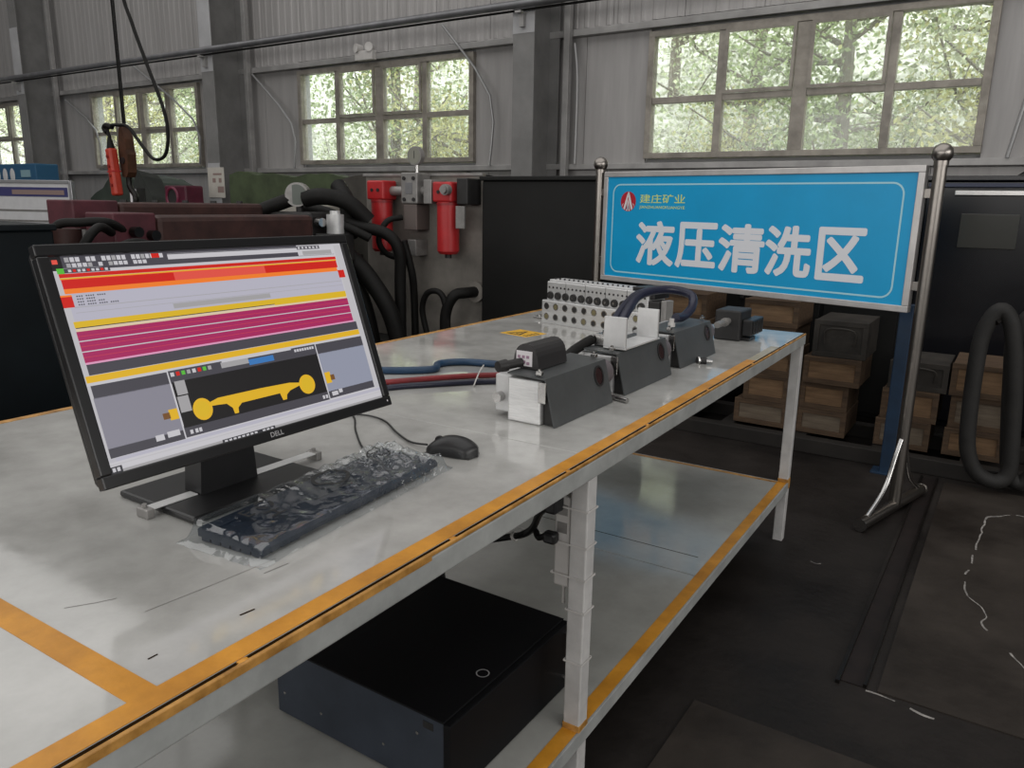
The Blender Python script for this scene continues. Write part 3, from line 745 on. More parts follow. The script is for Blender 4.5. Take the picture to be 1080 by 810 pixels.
# ================================================================ HYDRAULIC VALVE MODULES
def module(name, label, y0, dx=0., n=1):
    L = .30 if n == 1 else .33
    t = thing(name, label, 'valve', (-.918+dx, y0, T), 0, 'valve modules in a row on the workbench')
    m = MB(); m.box(-.049, .041, .0, L, 0, .104, .004); m.build('body_block', M_silver, t)
    m = MB(); m.box(-.098, -.050, .02, L-.03, .012, .103, .004); m.build('side_block', M_silver_flat, t)
    # slanted grey cover: front sheet leaning in towards the top, folded over as a lid
    th = .0035
    out = [(.080, .0015), (.053, .112), (-.050, .116), (-.050, .1125), (.0505, .1085), (.0768, .0015)]
    cv = MB(); cv.prism(out, 'y', .0, L); cv.build('cover', M_modgrey, t)
    m = MB(); m.prism([(.043, .002), (.072, .002), (.050, .1), (.043, .1)], 'y', .012, L-.012); m.build('cover_filler', M_dark, t)
    nrm = Vector((.1105, 0, .027)).normalized(); sl = Vector((-.027, 0, .1105)).normalized()
    c0 = Vector((.080, 0, .0015))+sl*.078; yc = L-.052
    def oval(rx, ry, off, seg=22): return [c0+nrm*off+sl*ry*math.sin(2*math.pi*k/seg)+Vector((0, yc+rx*math.cos(2*math.pi*k/seg), 0)) for k in range(seg)]
    m = MB(); a = oval(.024, .027, .0005); b_ = oval(.024, .027, .003); c_ = oval(.019, .022, .003)
    S = 22; m.add(a+b_+c_, [(k, (k+1) % S, S+(k+1) % S, S+k) for k in range(S)]+[(S+k, S+(k+1) % S, 2*S+(k+1) % S, 2*S+k) for k in range(S)]); ho = m.build('port_ring', M_dark, t, True)
    m = MB(); m.add(oval(.019, .022, .0012), [tuple(range(S))]); m.build('port_lens', M_lens, ho, False, True, False)
    # round drum at the far end
    m = MB(); m.cyl((.018, L, .066), (.018, L+.052, .066), .036, seg=24); m.build('end_drum', M_drum, t, True)
    m = MB(); m.cyl((.018, L+.052, .066), (.018, L+.058, .066), .028, .024, seg=24); m.build('drum_cap', M_dark, t, True)
    # hinge clips and screws
    for (x, y) in ((.030, .012), (.030, L-.02)):
        m = MB(); m.cbox((x, y, .121), (.016, .012, .010), .002); m.cyl((x, y, .126), (x, y, .131), .004, seg=8); m.build('clip', M_steel, t)
    m = MB(); m.box(.036, .056, -.004, .0, .055, .104, .001); m.build('latch_plate', M_steel, t)
    m = MB(); m.cyl((-.08, -.001, .05), (-.08, .0195, .05), .012, seg=14); m.build('side_port', M_steel, t, True)
    return t
m1 = module('valve_module', 'nearest grey and silver valve module, with a dark domed sensor on top', 1.465)
m2 = module('valve_module', 'middle grey valve module with two upright silver plates on top', 1.845, -.004, 2)
m3 = module('valve_module', 'farthest grey valve module with a shiny lid, next to the black connector', 2.272, -.014, 2)
# sensor with label and cable gland on the nearest module
t = thing('sensor_unit', 'dark domed sensor with a white label and cable gland on the nearest valve module', 'sensor', (-.953, 1.52, T+.1165))
dm = []
for k in range(13):
    a = math.pi*k/12; dm.append((.033*math.cos(a)*(1.1 if k in (0, 12) else 1), .016+.044*math.sin(a)**.8 if 0 < k < 12 else 0))
m = MB(); m.prism(dm, 'y', 0, .135); m.build('dome', mat('sensor_dark', (.035, .033, .034), .4, .2), t, False)
m = MB(); m.box(-.026, .018, -.0016, 0, .006, .042, .0003); lb = m.build('label_plate', M_label, t)
m = MB()
for (x, z) in ((-.018, .028), (-.006, .028), (-.018, .016), (-.004, .016), (.006, .028), (.007, .013)): m.box(x-.004, x+.004, -.0020, -.0016, z-.0035, z+.0035)
m.build('label_print', M_labelprint, lb)
m = MB(); m.cyl((-.012, -.002, .014), (-.026, -.045, .012), .011, seg=14); m.cyl((-.026, -.045, .012), (-.034, -.068, .011), .015, .013, seg=12); gl = m.build('cable_gland', M_dark, t, True)
m = MB(); m.cyl((.0, .135, .022), (.0, .152, .022), .015, seg=16); m.build('rear_plug', M_dark, t, True)
m = MB(); m.cyl((.026, .12, -.0), (.026, .12, .012), .007, seg=10); m.cyl((.022, .15, 0), (.022, .15, .008), .005, seg=8); m.build('lid_bolt', M_steel, t)
# upright silver plates on the middle module
t = thing('plate_bracket', 'bent silver bracket with two upright plates on the middle valve module', 'bracket', (-.896, 1.88, T+.1165))
m = MB(); m.box(-.034, .034, 0, .235, 0, .005, .001); m.build('bracket_foot', M_silver_flat, t)
for y in (0, .218):
    m = MB(); m.box(-.034, .032, y, y+.010, .005, .088, .0015); p_ = m.build('upright_plate', M_silver_flat, t)
m = MB(); m.box(-.075, -.036, .02, .16, .0, .032, .004); m.build('clamp_block', M_steel, t)
m = MB()
for y in (.05, .09, .13): m.cyl((-.055, y, .032), (-.055, y, .040), .007, seg=8)
m.build('clamp_bolts', M_steel, t)
# lid details of the far module
t = thing('lid_fitting', 'small pale hose fitting on the lid of the farthest valve module', 'fitting', (-.925, 2.36, T+.1165))
m = MB(); m.cyl((0, 0, 0), (0, 0, .012), .012, seg=12); m.cyl((0, 0, .012), (0, 0, .026), .008, seg=12); m.build('fitting_body', M_whiteplastic, t, True)

# black connector at the bench end
t = thing('connector_box', 'black connector block at the far end of the workbench', 'connector', (-.905, 2.86, T))
m = MB(); m.box(-.055, .045, .03, .17, .0, .115, .006); m.build('block', M_dark, t)
m = MB(); m.box(.045, .085, .05, .20, .02, .082, .005); sb_ = m.build('side_shell', M_black, t)
for k in range(5): MB().box(.085, .088, .065+k*.026, .078+k*.026, .028, .074).build('rib', M_dark, sb_)
m = MB(); m.box(-.045, .035, .17, .185, .012, .095, .004); m.build('end_cap', M_black, t)
m = MB(); m.cyl((-.002, -.10, .075), (-.002, .03, .075), .012, seg=12); m.cyl((-.002, -.02, .075), (-.002, .0, .075), .016, seg=12); m.build('rod', M_greymetal, t, True)
m = MB(); m.box(.02, .075, .06, .14, .0, .012, .002); m.build('foot', M_black, t)
# loose bits on the bench
t = thing('loose_fitting', 'small dark knurled fitting lying on the bench beside the farthest valve module', 'fitting', (-.825, 2.395, T))
m = MB(); m.cyl((-.012, 0, .010), (.012, .006, .010), .010, seg=10); m.build('nut', M_dark, t)
m = MB(); m.cyl((.012, .006, .010), (.03, .010, .009), .0055, seg=10); m.build('stem', M_steel, t, True)
m = MB(); m.cyl((-.016, -.004, .010), (-.012, 0, .010), .013, seg=10); m.build('flange', M_steel, t)
t = thing('metal_pin', 'short bright metal pin lying on the bench beside the nearest valve module', 'pin', (-.825, 1.79, T))
m = MB(); m.cyl((-.035, .005, .007), (.022, -.012, .007), .0065, seg=12); m.build('shank', M_steel, t, True)
m = MB(); m.cyl((-.05, .010, .010), (-.035, .005, .010), .010, seg=12); m.build('head', M_greymetal, t, True)

# silver manifold with rows of ports
t = thing('port_manifold', 'silver valve manifold with rows of round ports at the back of the workbench', 'manifold', (-1.43, 2.80, T), R(-13))
LM = .27
m = MB(); m.box(-LM, LM, -.03, .10, 0, .098, .003); lo = m.build('lower_block', M_silver, t)
m = MB(); m.box(-LM+.008, LM, -.008, .10, .098, .176, .003); up = m.build('upper_block', M_silver, t)
brass = mat('port_brass', (.26, .23, .13), .4, .6)
for r_, z in enumerate((.074, .030)):
    for k in range(10):
        x = -LM+.030+k*.0525
        m = MB(); m.cyl((x, -.0325, z), (x, -.0303, z), .0145, seg=16); o = m.build('port', M_steel, lo, True)
        m = MB(); m.cyl((x, -.0332, z), (x, -.0326, z), .0105, seg=14); m.build('port_hole', brass if (k+r_) % 4 == 1 else M_dark, lo, True)
for k in range(12):
    x = -LM+.030+k*.0435
    m = MB(); m.cyl((x, -.016, .118), (x, -.008, .118), .0155, .017, seg=16); o = m.build('black_port', M_dark, up, True)
    m = MB(); m.cyl((x, -.0172, .118), (x, -.0160, .118), .006, seg=8); m.build('port_pin', M_steel, up)
sm = MB()
for k in range(24):
    x = -LM+.022+k*.0218; sm.cyl((x, -.0095, .152), (x, -.0081, .152), .0045, seg=8)
sm.build('pilot_holes', M_dark, up)['kind'] = 'stuff'
for k in range(5): MB().box(-LM+.008+k*.107, -LM+.008+k*.107+.0012, -.0088, -.008, .099, .176).build('joint_line', M_dark, up)
m = MB(); m.box(-LM+.012, LM-.01, .002, .09, .176, .184, .002); tp = m.build('top_plate', M_silver_flat, t)
m = MB()
for k in range(20): m.cyl((-LM+.03+k*.026, .02, .184), (-LM+.03+k*.026, .02, .190), .004, seg=6)
m.build('top_screws', M_dark, tp)['kind'] = 'stuff'
m = MB(); m.box(LM-.085, LM+.02, .0, .10, .15, .192, .004); m.build('end_cap', M_black, t)
m = MB(); m.box(LM+.001, LM+.05, -.01, .08, .0, .145, .004); m.build('end_valve', M_dark, t)
m = MB(); m.box(LM+.052, LM+.075, .0, .05, .06, .15, .003); m.build('solenoid', M_greymetal, t)
m = MB(); m.box(-LM-.10, -LM-.0, .02, .05, .0, .012, .002); m.cyl((-LM-.07, .035, .012), (-LM-.07, .035, .020), .010, seg=10); m.cyl((-LM-.03, .035, .012), (-LM-.03, .035, .018), .008, seg=10); m.build('side_lug', M_steel, t)

# hoses among the valves
def hose(name, pts, r, mt, lab, cat='hose', seg=10, grp=None):
    m = MB(); m.tube(pts, r, seg, 8); return tag(m.build(name, mt, None, True), lab, cat, grp)
hose('hydraulic_hose', [(-1.035, 2.20, T+.12), (-1.05, 2.29, T+.165), (-1.06, 2.41, T+.205), (-1.02, 2.54, T+.215), (-.95, 2.58, T+.20), (-.925, 2.54, T+.165), (-.922, 2.46, T+.14), (-.924, 2.39, T+.142)], .015, M_navyhose, 'thick navy hose arching up between the manifold and the farthest valve module')
hose('hydraulic_hose', [(-1.05, 2.16, T+.11), (-1.075, 2.28, T+.155), (-1.09, 2.42, T+.195), (-1.085, 2.53, T+.205)], .014, M_navyhose, 'second navy hose rising beside the arched hose')
hose('hydraulic_hose', [(-.985, 1.765, T+.085), (-.988, 1.80, T+.105), (-.985, 1.86, T+.120), (-.975, 1.90, T+.132)], .014, M_rubber, 'short black hose between the nearest and middle valve modules')
hose('supply_hose', [(-1.72, 1.50, T+.011), (-1.63, 1.58, T+.011), (-1.556, 1.642, T+.011), (-1.479, 1.701, T+.011), (-1.43, 1.765, T+.011), (-1.466, 1.835, T+.011), (-1.421, 1.905, T+.011), (-1.302, 1.942, T+.011), (-1.20, 1.965, T+.011), (-1.10, 1.985, T+.03), (-1.022, 2.0, T+.055)], .011, M_bluehose, 'blue supply hose with a hairpin bend, lying on the bench behind the valve modules')
hose('supply_hose', [(-1.60, 1.36, T+.008), (-1.52, 1.45, T+.008), (-1.448, 1.538, T+.008), (-1.405, 1.605, T+.008), (-1.353, 1.69, T+.008), (-1.293, 1.77, T+.008), (-1.234, 1.83, T+.008), (-1.15, 1.885, T+.012), (-1.08, 1.91, T+.03), (-1.022, 1.915, T+.05)], .008, M_redhose, 'red supply hose lying across the bench behind the nearest valve module')
hose('supply_hose', [(-1.56, 1.30, T+.008), (-1.47, 1.40, T+.008), (-1.398, 1.492, T+.008), (-1.359, 1.558, T+.008), (-1.301, 1.635, T+.008), (-1.242, 1.708, T+.008), (-1.185, 1.755, T+.010), (-1.10, 1.765, T+.025), (-1.018, 1.72, T+.05)], .008, M_navyhose, 'dark supply hose next to the red hose on the bench')
m = MB(); m.tube([(-1.225, 1.685, T+.003), (-1.24, 1.73, T+.03), (-1.28, 1.81, T+.034), (-1.315, 1.845, T+.012), (-1.28, 1.78, T+.0022)], .0020, 6, 5, True)
tag(m.build('cable_tie', M_whiteplastic, None, True), 'white cable tie looped round the supply hoses', 'cable tie')
# warning sticker
t = thing('warning_sticker', 'yellow and black warning sticker on the bench in front of the manifold', 'sticker', (-1.60, 2.535, T), R(-10))
m = MB(); m.box(-.075, .065, -.06, .06, 0, .0008); m.build('sticker_sheet', M_warn, t)
m = MB(); zz = .0011
tri = [(-.055, -.045), (.02, -.045), (-.0175, .045)]; tin = [(-.040, -.036), (.005, -.036), (-.0175, .026)]
for k in range(3): a, c = k, (k+1) % 3; m.add([(*tri[a], zz), (*tri[c], zz), (*tin[c], zz), (*tin[a], zz)], [(0, 1, 2, 3)])
m.add([(-.021, -.028, zz), (-.013, -.028, zz), (-.0145, .01, zz), (-.0195, .01, zz)], [(0, 1, 2, 3)])
for k in range(4): m.add([(.032, -.045+k*.022, zz), (.056, -.045+k*.022, zz), (.056, -.035+k*.022, zz), (.032, -.035+k*.022, zz)], [(0, 1, 2, 3)])
m.build('sticker_print', M_warnblack, t, False, True, False)

# ================================================================ UNDER THE BENCH
pc = thing('computer_case', 'black rack computer case lying on the lower shelf', 'computer', (-1.03, 1.232, SH))
m = MB(); m.box(-.24, .235, -.23, .228, .006, .172, .003); m.build('chassis', M_pcside, pc)
m = MB(); m.box(-.241, .236, -.2312, .229, .170, .1755, .0015); m.build('lid', M_pctop, pc)
m = MB(); m.box(.235, .252, -.232, .23, .004, .172, .003); fp = m.build('front_panel', M_pctop, pc)
m = MB(); m.tube([(.252, .205, .040), (.285, .205, .045), (.290, .205, .10), (.285, .205, .150), (.252, .205, .155)], .006, 8, 5); m.build('handle', M_steel, fp, True)
for (x, y) in ((-.2, -.2), (.2, -.2), (-.2, .2), (.2, .2)):
    m = MB(); m.cyl((x, y, 0), (x, y, .006), .014, seg=14); m.build('rubber_foot', M_rubber, pc)
for (x, z) in ((-.215, .06), (-.10, .055), (.08, .06), (.17, .125), (-.19, .13)):
    m = MB(); m.cyl((x, -.2312, z), (x, -.230, z), .0035, seg=8); m.build('rivet', M_steel, pc)
m = MB(); m.box(.185, .21, -.2308, -.230, .145, .160); m.build('side_vent', M_dark, pc)
m = MB()
for k in range(20):
    a0, a1 = 2*math.pi*k/20, 2*math.pi*(k+1)/20
    m.add([(.205+r_*math.cos(tt), -.06+r_*math.sin(tt), .1758) for (tt, r_) in ((a0, .012), (a1, .012), (a1, .0145), (a0, .0145))], [(0, 1, 2, 3)])
m.build('lid_mark', M_logo_grey, pc, False, True, False)
m = MB(); m.box(.2521, .2528, -.205, -.18, .018, .032); m.build('front_sticker', M_label, fp)
# power strip tied to the middle leg
LX, LY = BX1-.0225, 1.344
ps = thing('power_strip', 'white power strip tied upright to the middle bench leg', 'power strip', (LX-.0405, LY, .60))
m = MB(); m.box(-.0185, .0185, -.015, .018, 0, .205, .004); m.build('housing', M_whiteplastic, ps)
for z in (.175, .135):
    m = MB(); m.box(-.012, .012, -.0158, -.015, z-.012, z+.012); m.build('socket', M_greymetal, ps)
m = MB(); m.cyl((0, 0, -.002), (0, 0, -.045), .004, seg=8); m.build('lead', M_whiteplastic, ps)
for i, z in enumerate((.785, .704, .631, .555, .433)):
    m = MB(); x0 = LX-(.0605 if z > .6 else .0218)
    y0, y1, x1 = LY-.0218, LY+.0218, LX+.0218
    e_ = .0012
    m.box(x0-e_, x1+e_, y0-e_, y0, z-.002, z+.002).box(x0-e_, x1+e_, y1, y1+e_, z-.002, z+.002).box(x0-e_, x0, y0, y1, z-.002, z+.002).box(x1, x1+e_, y0, y1, z-.002, z+.002)
    tag(m.build('cable_tie', M_whiteplastic, None, False), 'white cable tie round the middle bench leg, '+['topmost', 'second from the top', 'third from the top', 'second from the bottom', 'lowest'][i], 'cable tie', 'cable ties on the bench leg')
m = MB(); m.box(LX-.064, LX-.036, LY-.055, LY-.0155, .775, .815, .006); t = thing('power_cable', 'black power cable plugged into the strip on the middle leg, hanging to the left', 'cable', (LX-.05, LY-.03, .70))
m.build('upper_plug', M_black, t, False, False)
m = MB(); m.box(LX-.075, LX-.045, LY-.040, LY-.0155, .70, .725, .006); m.build('lower_plug', M_black, t, False, False)
m = MB(); m.tube([(LX-.05, LY-.035, .79), (LX-.085, LY-.03, .765), (LX-.115, LY-.01, .715), (LX-.16, LY+.02, .675), (LX-.22, LY+.04, .645), (LX-.32, LY+.06, .60), (LX-.45, LY+.1, .52), (LX-.5, LY+.16, .38), (LX-.52, LY+.16, .274)], .008, 8, 6); m.build('upper_lead', M_cord, t, True, False)
m = MB(); m.tube([(LX-.07, LY-.03, .715), (LX-.095, LY-.02, .70), (LX-.12, LY, .705), (LX-.17, LY+.02, .67), (LX-.23, LY+.045, .638), (LX-.34, LY+.05, .59), (LX-.46, LY+.08, .50)], .007, 8, 6); m.build('lower_lead', M_cord, t, True, False)
m = MB(); m.cyl((LX-.185, LY+.03, .661), (LX-.192, LY+.03, .658), .011, seg=10); m.build('tie_band', M_whiteplastic, t, False, False)
# ================================================================ SIGN ON TWO POSTS
PR = Vector((-.352, 3.877, 0)); PLf = Vector((-2.225, 4.36, 0))
sd = (PR-PLf); SW = sd.length; SA = math.atan2(sd.y, sd.x); mid = (PR+PLf)/2
sg = thing('sign_stand', 'blue notice board with large white Chinese lettering on two steel posts', 'sign', (mid.x, mid.y, 0), SA)
hp = SW/2                                   # local: x along the board, -y towards the reader
for s in (-1, 1):
    m = MB(); m.cyl((s*hp, 0, .03), (s*hp, 0, 1.60), .0265, seg=20); po = m.build('post', M_post, sg, True)
    m = MB(); m.sphere((s*hp, 0, 1.635), .043, 20, 14); m.cyl((s*hp, 0, 1.585), (s*hp, 0, 1.605), .03, seg=20); m.build('ball_finial', M_post, po, True)
    m = MB(); m.cyl((s*hp, -.36, .032), (s*hp, .33, .032), .0265, seg=18); ft = m.build('foot_tube', M_post, sg, True)
    for (ya, yb) in ((-.366, -.36), (.33, .336)):
        m = MB(); m.cyl((s*hp, ya, .032), (s*hp, yb, .032), .030, seg=18); m.build('foot_cap', M_steel, ft, True)
    m = MB(); m.tube([(s*hp, -.02, .36), (s*hp, -.055, .30), (s*hp, -.14, .15), (s*hp, -.30, .055)], .012, 10, 6); m.build('brace', M_steel, sg, True)
    m = MB(); m.tube([(s*hp, .02, .36), (s*hp, .055, .30), (s*hp, .14, .15), (s*hp, .27, .055)], .012, 10, 6); m.build('brace', M_steel, sg, True)
BW = SW-.10; PZ0, PZ1 = .945, 1.588; hb = BW/2; PH = PZ1-PZ0
fw = .030
m = MB(); m.box(-hb, hb, -.022, .018, PZ1-fw, PZ1, .003).box(-hb, hb, -.022, .018, PZ0, PZ0+fw, .003)
m.box(-hb, -hb+fw, -.022, .018, PZ0+fw, PZ1-fw, .003).box(hb-fw, hb, -.022, .018, PZ0+fw, PZ1-fw, .003); m.build('board_frame', M_signframe, sg)
m = MB(); m.box(-hb+.01, hb-.01, -.014, .014, PZ0+.01, PZ1-.01); bd = m.build('board', M_signblue, sg)
for s in (-1, 1):
    for z in (PZ0+.12, PZ1-.12):
        m = MB(); xs = sorted((s*(hb-.001), s*(hp-.02))); m.box(xs[0], xs[1], -.01, .01, z-.02, z+.02, .002); m.build('mounting_lug', M_post, sg)
def sp(u, v): return (-hb+u*BW, -.0146, PZ0+v*PH)
# pale border line with rounded corners
m = MB(); u0, u1, v0, v1 = .040, .955, .09, .885; rc = .028; asp = BW/PH; lw = .0045
def rr_(off):
    P = []
    for (cu, cv, a) in ((u1, v1, 0), (u0, v1, 90), (u0, v0, 180), (u1, v0, 270)):
        for k in range(7):
            t_ = R(a+k*15); rr = rc+off
            P.append(((cu-(rc if cu == u1 else -rc))+rr*math.cos(t_), (cv-(rc*asp if cv == v1 else -rc*asp))+rr*asp*math.sin(t_)))
    return P
A, B = rr_(-lw/2), rr_(lw/2); n = len(A)
m.add([sp(*p_) for p_ in A+B], [(k, (k+1) % n, n+(k+1) % n, n+k) for k in range(n)]); m.build('border_line', M_signcyan, bd, False, True, False)
for ch_, (a, c) in zip('液压清洗区', ((.143, .292), (.298, .443), (.449, .598), (.600, .737), (.752, .882))):
    m = MB(); e_ = .0042
    for k in range(13):
        du = 0 if k == 12 else e_*math.cos(k*math.pi/6); dv = 0 if k == 12 else e_*asp*math.sin(k*math.pi/6)
        text_into(m, ch_, a+e_+du, c-e_+du, .175+e_*asp+dv, .570-e_*asp+dv, lambda u, v: Vector(sp(u, v))+Vector((0, -.00006*k, 0)))
    m.build('letter', M_signwhite, bd, False, True, False)
m = MB(); text_into(m, '建庄矿业', .150, .322, .722, .800, sp, .004); text_into(m, 'JIANZHUANGKUANGYE', .149, .322, .668, .700, sp, .006); m.build('company_line', M_signyellow, bd, False, True, False)
lu, lv, lr = .103, .735, .031
def cpt(a, r_, d=0): p_ = sp(lu+lr*r_*math.cos(a), lv+lr*r_*asp*math.sin(a)); return (p_[0], p_[1]-d, p_[2])
m = MB(); m.add([cpt(2*math.pi*k/32, 1) for k in range(32)], [tuple(range(32))]); lgm = m.build('logo_disc', M_logored, bd, False, True, False)
m = MB()
def lp(x, y): p_ = sp(lu+lr*x, lv+lr*asp*y); return (p_[0], p_[1]-.0003, p_[2])
for pts in ([(-.06, .95), (-.22, .55), (-.62, -.72), (-.40, -.86), (-.05, .2)], [(.06, .95), (.22, .55), (.62, -.72), (.40, -.86), (.05, .2)], [(-.05, .1), (-.26, -.92), (-.08, -.97), (0, -.4), (.08, -.97), (.26, -.92), (.05, .1)], [(-.07, .95), (.07, .95), (.1, .4), (-.1, .4)], [(-.75, -.3), (-.6, -.15), (-.8, -.62)], [(.75, -.3), (.6, -.15), (.8, -.62)]):
    m.add([lp(*p_) for p_ in pts], [tuple(range(len(pts)))])
m.build('logo_mark', M_label, lgm, False, True, False)
m = MB()
for x in (-.22, .22, 0): m.add([lp(x-.07, -.80), lp(x+.07, -.80), lp(x*.5, -.2)], [(0, 1, 2)])
m.build('logo_shadow', M_logodark, lgm, False, True, False)  # dark triangles printed at the foot of the logo

# ================================================================ CRATES BEHIND THE SIGN
sk = thing('storage_skid', 'dark steel skid on the floor under the stacked wooden crates', 'skid', (-.9, 4.85, 0))
m = MB(); m.box(-1.95, .45, 4.56, 4.64, 0, .085, .004); m.build('front_beam', M_skid, sk, False, False)
m = MB(); m.box(-1.95, .45, 5.08, 5.16, 0, .085, .004); m.build('rear_beam', M_skid, sk, False, False)
for k in range(6):
    x = -1.9+k*.44; m = MB(); m.box(x, x+.08, 4.64, 5.08, .0, .08, .003); m.build('cross_beam', M_skid, sk, False, False)
def crate(x0, x1, z0, z1, y0, label, kind=0):
    w_ = x1-x0; h_ = z1-z0; d_ = .40
    t = thing('wooden_crate', label, 'crate', ((x0+x1)/2, y0, z0), group='wooden crates stacked behind the sign')
    mb = (M_crate, M_crate, M_crate_dark)[kind]; mp = (M_crate_light, M_crate_pale, M_crate_dark)[kind]
    hw = w_/2; e = .030
    m = MB(); m.box(-hw+.004, hw-.004, .012, d_, 0, h_-.002, .003); m.build('box', mb, t)
    m = MB(); m.box(-hw+e, hw-e, .004, .012, e, h_-e, .001); m.build('end_panel', mp, t)
    for (a, c, zz0, zz1) in ((-hw, hw, 0, e), (-hw, hw, h_-e, h_-.001), (-hw, -hw+e, e, h_-e), (hw-e, hw, e, h_-e)):
        m = MB(); m.box(a, c, -.004, .012, zz0, zz1, .002); m.build('batten', mb, t)
    if kind == 2:
        m = MB(); m.tube([(-hw*.55, -.004, h_*.35), (-hw*.5, -.012, h_*.75), (hw*.5, -.012, h_*.75), (hw*.55, -.004, h_*.35)], .006, 6, 4); m.build('handle', M_crate_dark, t, True)
    return t
Z0 = .085
CR = [(-1.93, -1.64, Z0, .235, 4.70, 'wooden crate low behind the bench, bottom of the leftmost stack', 1), (-1.92, -1.62, .235, .39, 4.71, 'wooden crate second from the bottom of the leftmost stack', 0),
      (-1.94, -1.63, .39, .55, 4.70, 'wooden crate third from the bottom of the leftmost stack', 0), (-1.91, -1.60, .55, .70, 4.72, 'wooden crate fourth from the bottom of the leftmost stack', 1),
      (-1.93, -1.62, .70, .86, 4.70, 'wooden crate on top of the leftmost stack, right behind the manifold', 0),
      (-1.392, -1.07, Z0, .238, 4.70, 'wooden crate with a pale end panel, bottom of the stack left of the bench corner', 1), (-1.345, -1.075, .238, .408, 4.70, 'wooden crate second up in the stack left of the bench corner', 0),
      (-1.37, -1.06, .408, .56, 4.70, 'wooden crate third up in the stack left of the bench corner', 0), (-1.36, -1.07, .56, .70, 4.71, 'wooden crate fourth up in the stack left of the bench corner', 0),
      (-1.38, -1.06, .70, .86, 4.70, 'brown wooden crate on top of the stack left of the bench corner, under the sign', 0),
      (-1.01, -.735, Z0, .235, 4.70, 'wooden crate with a pale panel, bottom of the stack right of the far bench leg', 1), (-1.01, -.74, .235, .395, 4.71, 'plain brown wooden crate second up, right of the far bench leg', 0),
      (-1.00, -.685, .395, .556, 4.68, 'lightest orange-brown wooden crate, right of the far bench leg', 0), (-.965, -.672, .556, .77, 4.70, 'dark box with a handle on top of the stack right of the far bench leg', 2),
      (-.580, -.30, Z0, .245, 4.70, 'wooden crate at the bottom beside the right sign post', 1), (-.565, -.28, .245, .42, 4.71, 'wooden crate second up beside the right sign post', 0),
      (-.545, -.25, .42, .58, 4.72, 'wooden crate on top beside the right sign post', 2),
      (-.235, .05, Z0, .24, 4.72, 'wooden crate at the bottom right of the right sign post', 0), (-.225, .06, .24, .42, 4.73, 'wooden crate second up right of the right sign post', 1), (-.24, .045, .42, .60, 4.72, 'wooden crate on top right of the right sign post', 0)]
for c in CR: crate(*c)
m = MB(); m.box(-.50, -.435, 4.44, 4.50, 0, .92, .004)
bp_ = thing('blue_post', 'dark blue steel post behind the right sign post', 'post', (-.47, 4.47, 0)); m.build('tube', M_blue_post, bp_, False, False)
m = MB(); m.box(-.54, -.40, 4.41, 4.53, 0, .008, .001); m.build('foot_plate', M_blue_post, bp_, False, False)

# ================================================================ DARK CABINETS BEHIND
def cabinet(name, lab, cat, x0, x1, y0, y1, z1, mt, doors=2, hinge=True):
    t = thing(name, lab, cat, ((x0+x1)/2, (y0+y1)/2, 0))
    m = MB(); m.box(x0, x1, y0+.02, y1, .06, z1-.03, .008); m.build('body', mt, t, False, False)
    m = MB(); m.box(x0+.04, x1-.04, y0+.06, y1-.04, 0, .06); m.build('plinth', M_skid, t, False, False)
    m = MB(); m.box(x0-.012, x1+.012, y0-.005, y1+.012, z1-.03, z1, .006); m.build('roof_plate', mt, t, False, False)
    for k in range(doors):
        a = x0+(x1-x0)*k/doors+.012; c = x0+(x1-x0)*(k+1)/doors-.012
        m = MB(); m.box(a, c, y0, y0+.02, .1, z1-.06, .004); d = m.build('door', mt, t, False, False)
        m = MB(); m.box(c-.06, c-.035, y0-.018, y0, z1*.52, z1*.52+.12, .004); m.build('handle', M_dark, d, False, False)
    return t
cabinet('dark_cabinet', 'black steel cabinet between the hydraulic panel and the blue sign', 'cabinet', -3.235, -2.32, 4.52, 5.5, 1.575, M_darkbox, 0)
cabinet('dark_cabinet', 'long black cabinet hidden behind the sign and the crates', 'cabinet', -2.0, -.60, 5.35, 6.6, 1.50, M_darkbox, 3)
t = cabinet('dark_cabinet', 'glossy black machine cabinet at the right edge of the picture', 'cabinet', -.56, 2.6, 5.45, 7.0, 1.60, mat('gloss_black_panel', (.006, .006, .008), .22), 4)
m = MB(); m.box(-.40, 2.5, 5.425, 5.449, 1.485, 1.515, .004); m.build('bright_trim', M_steel, t, False, False)  # steel strip standing in for a bright light streak reflected on the cabinet
m = MB(); m.box(-.54, 2.6, 5.41, 5.449, 1.532, 1.556, .003); m.build('edge_trim', mat('navy_trim', (.03, .035, .06), .3, .5), t, False, False)
m = MB(); m.box(-.35, -.05, 5.434, 5.449, 1.18, 1.38, .003); m.build('inspection_window', mat('dim_window', (.05, .05, .045), .15), t, False, False)
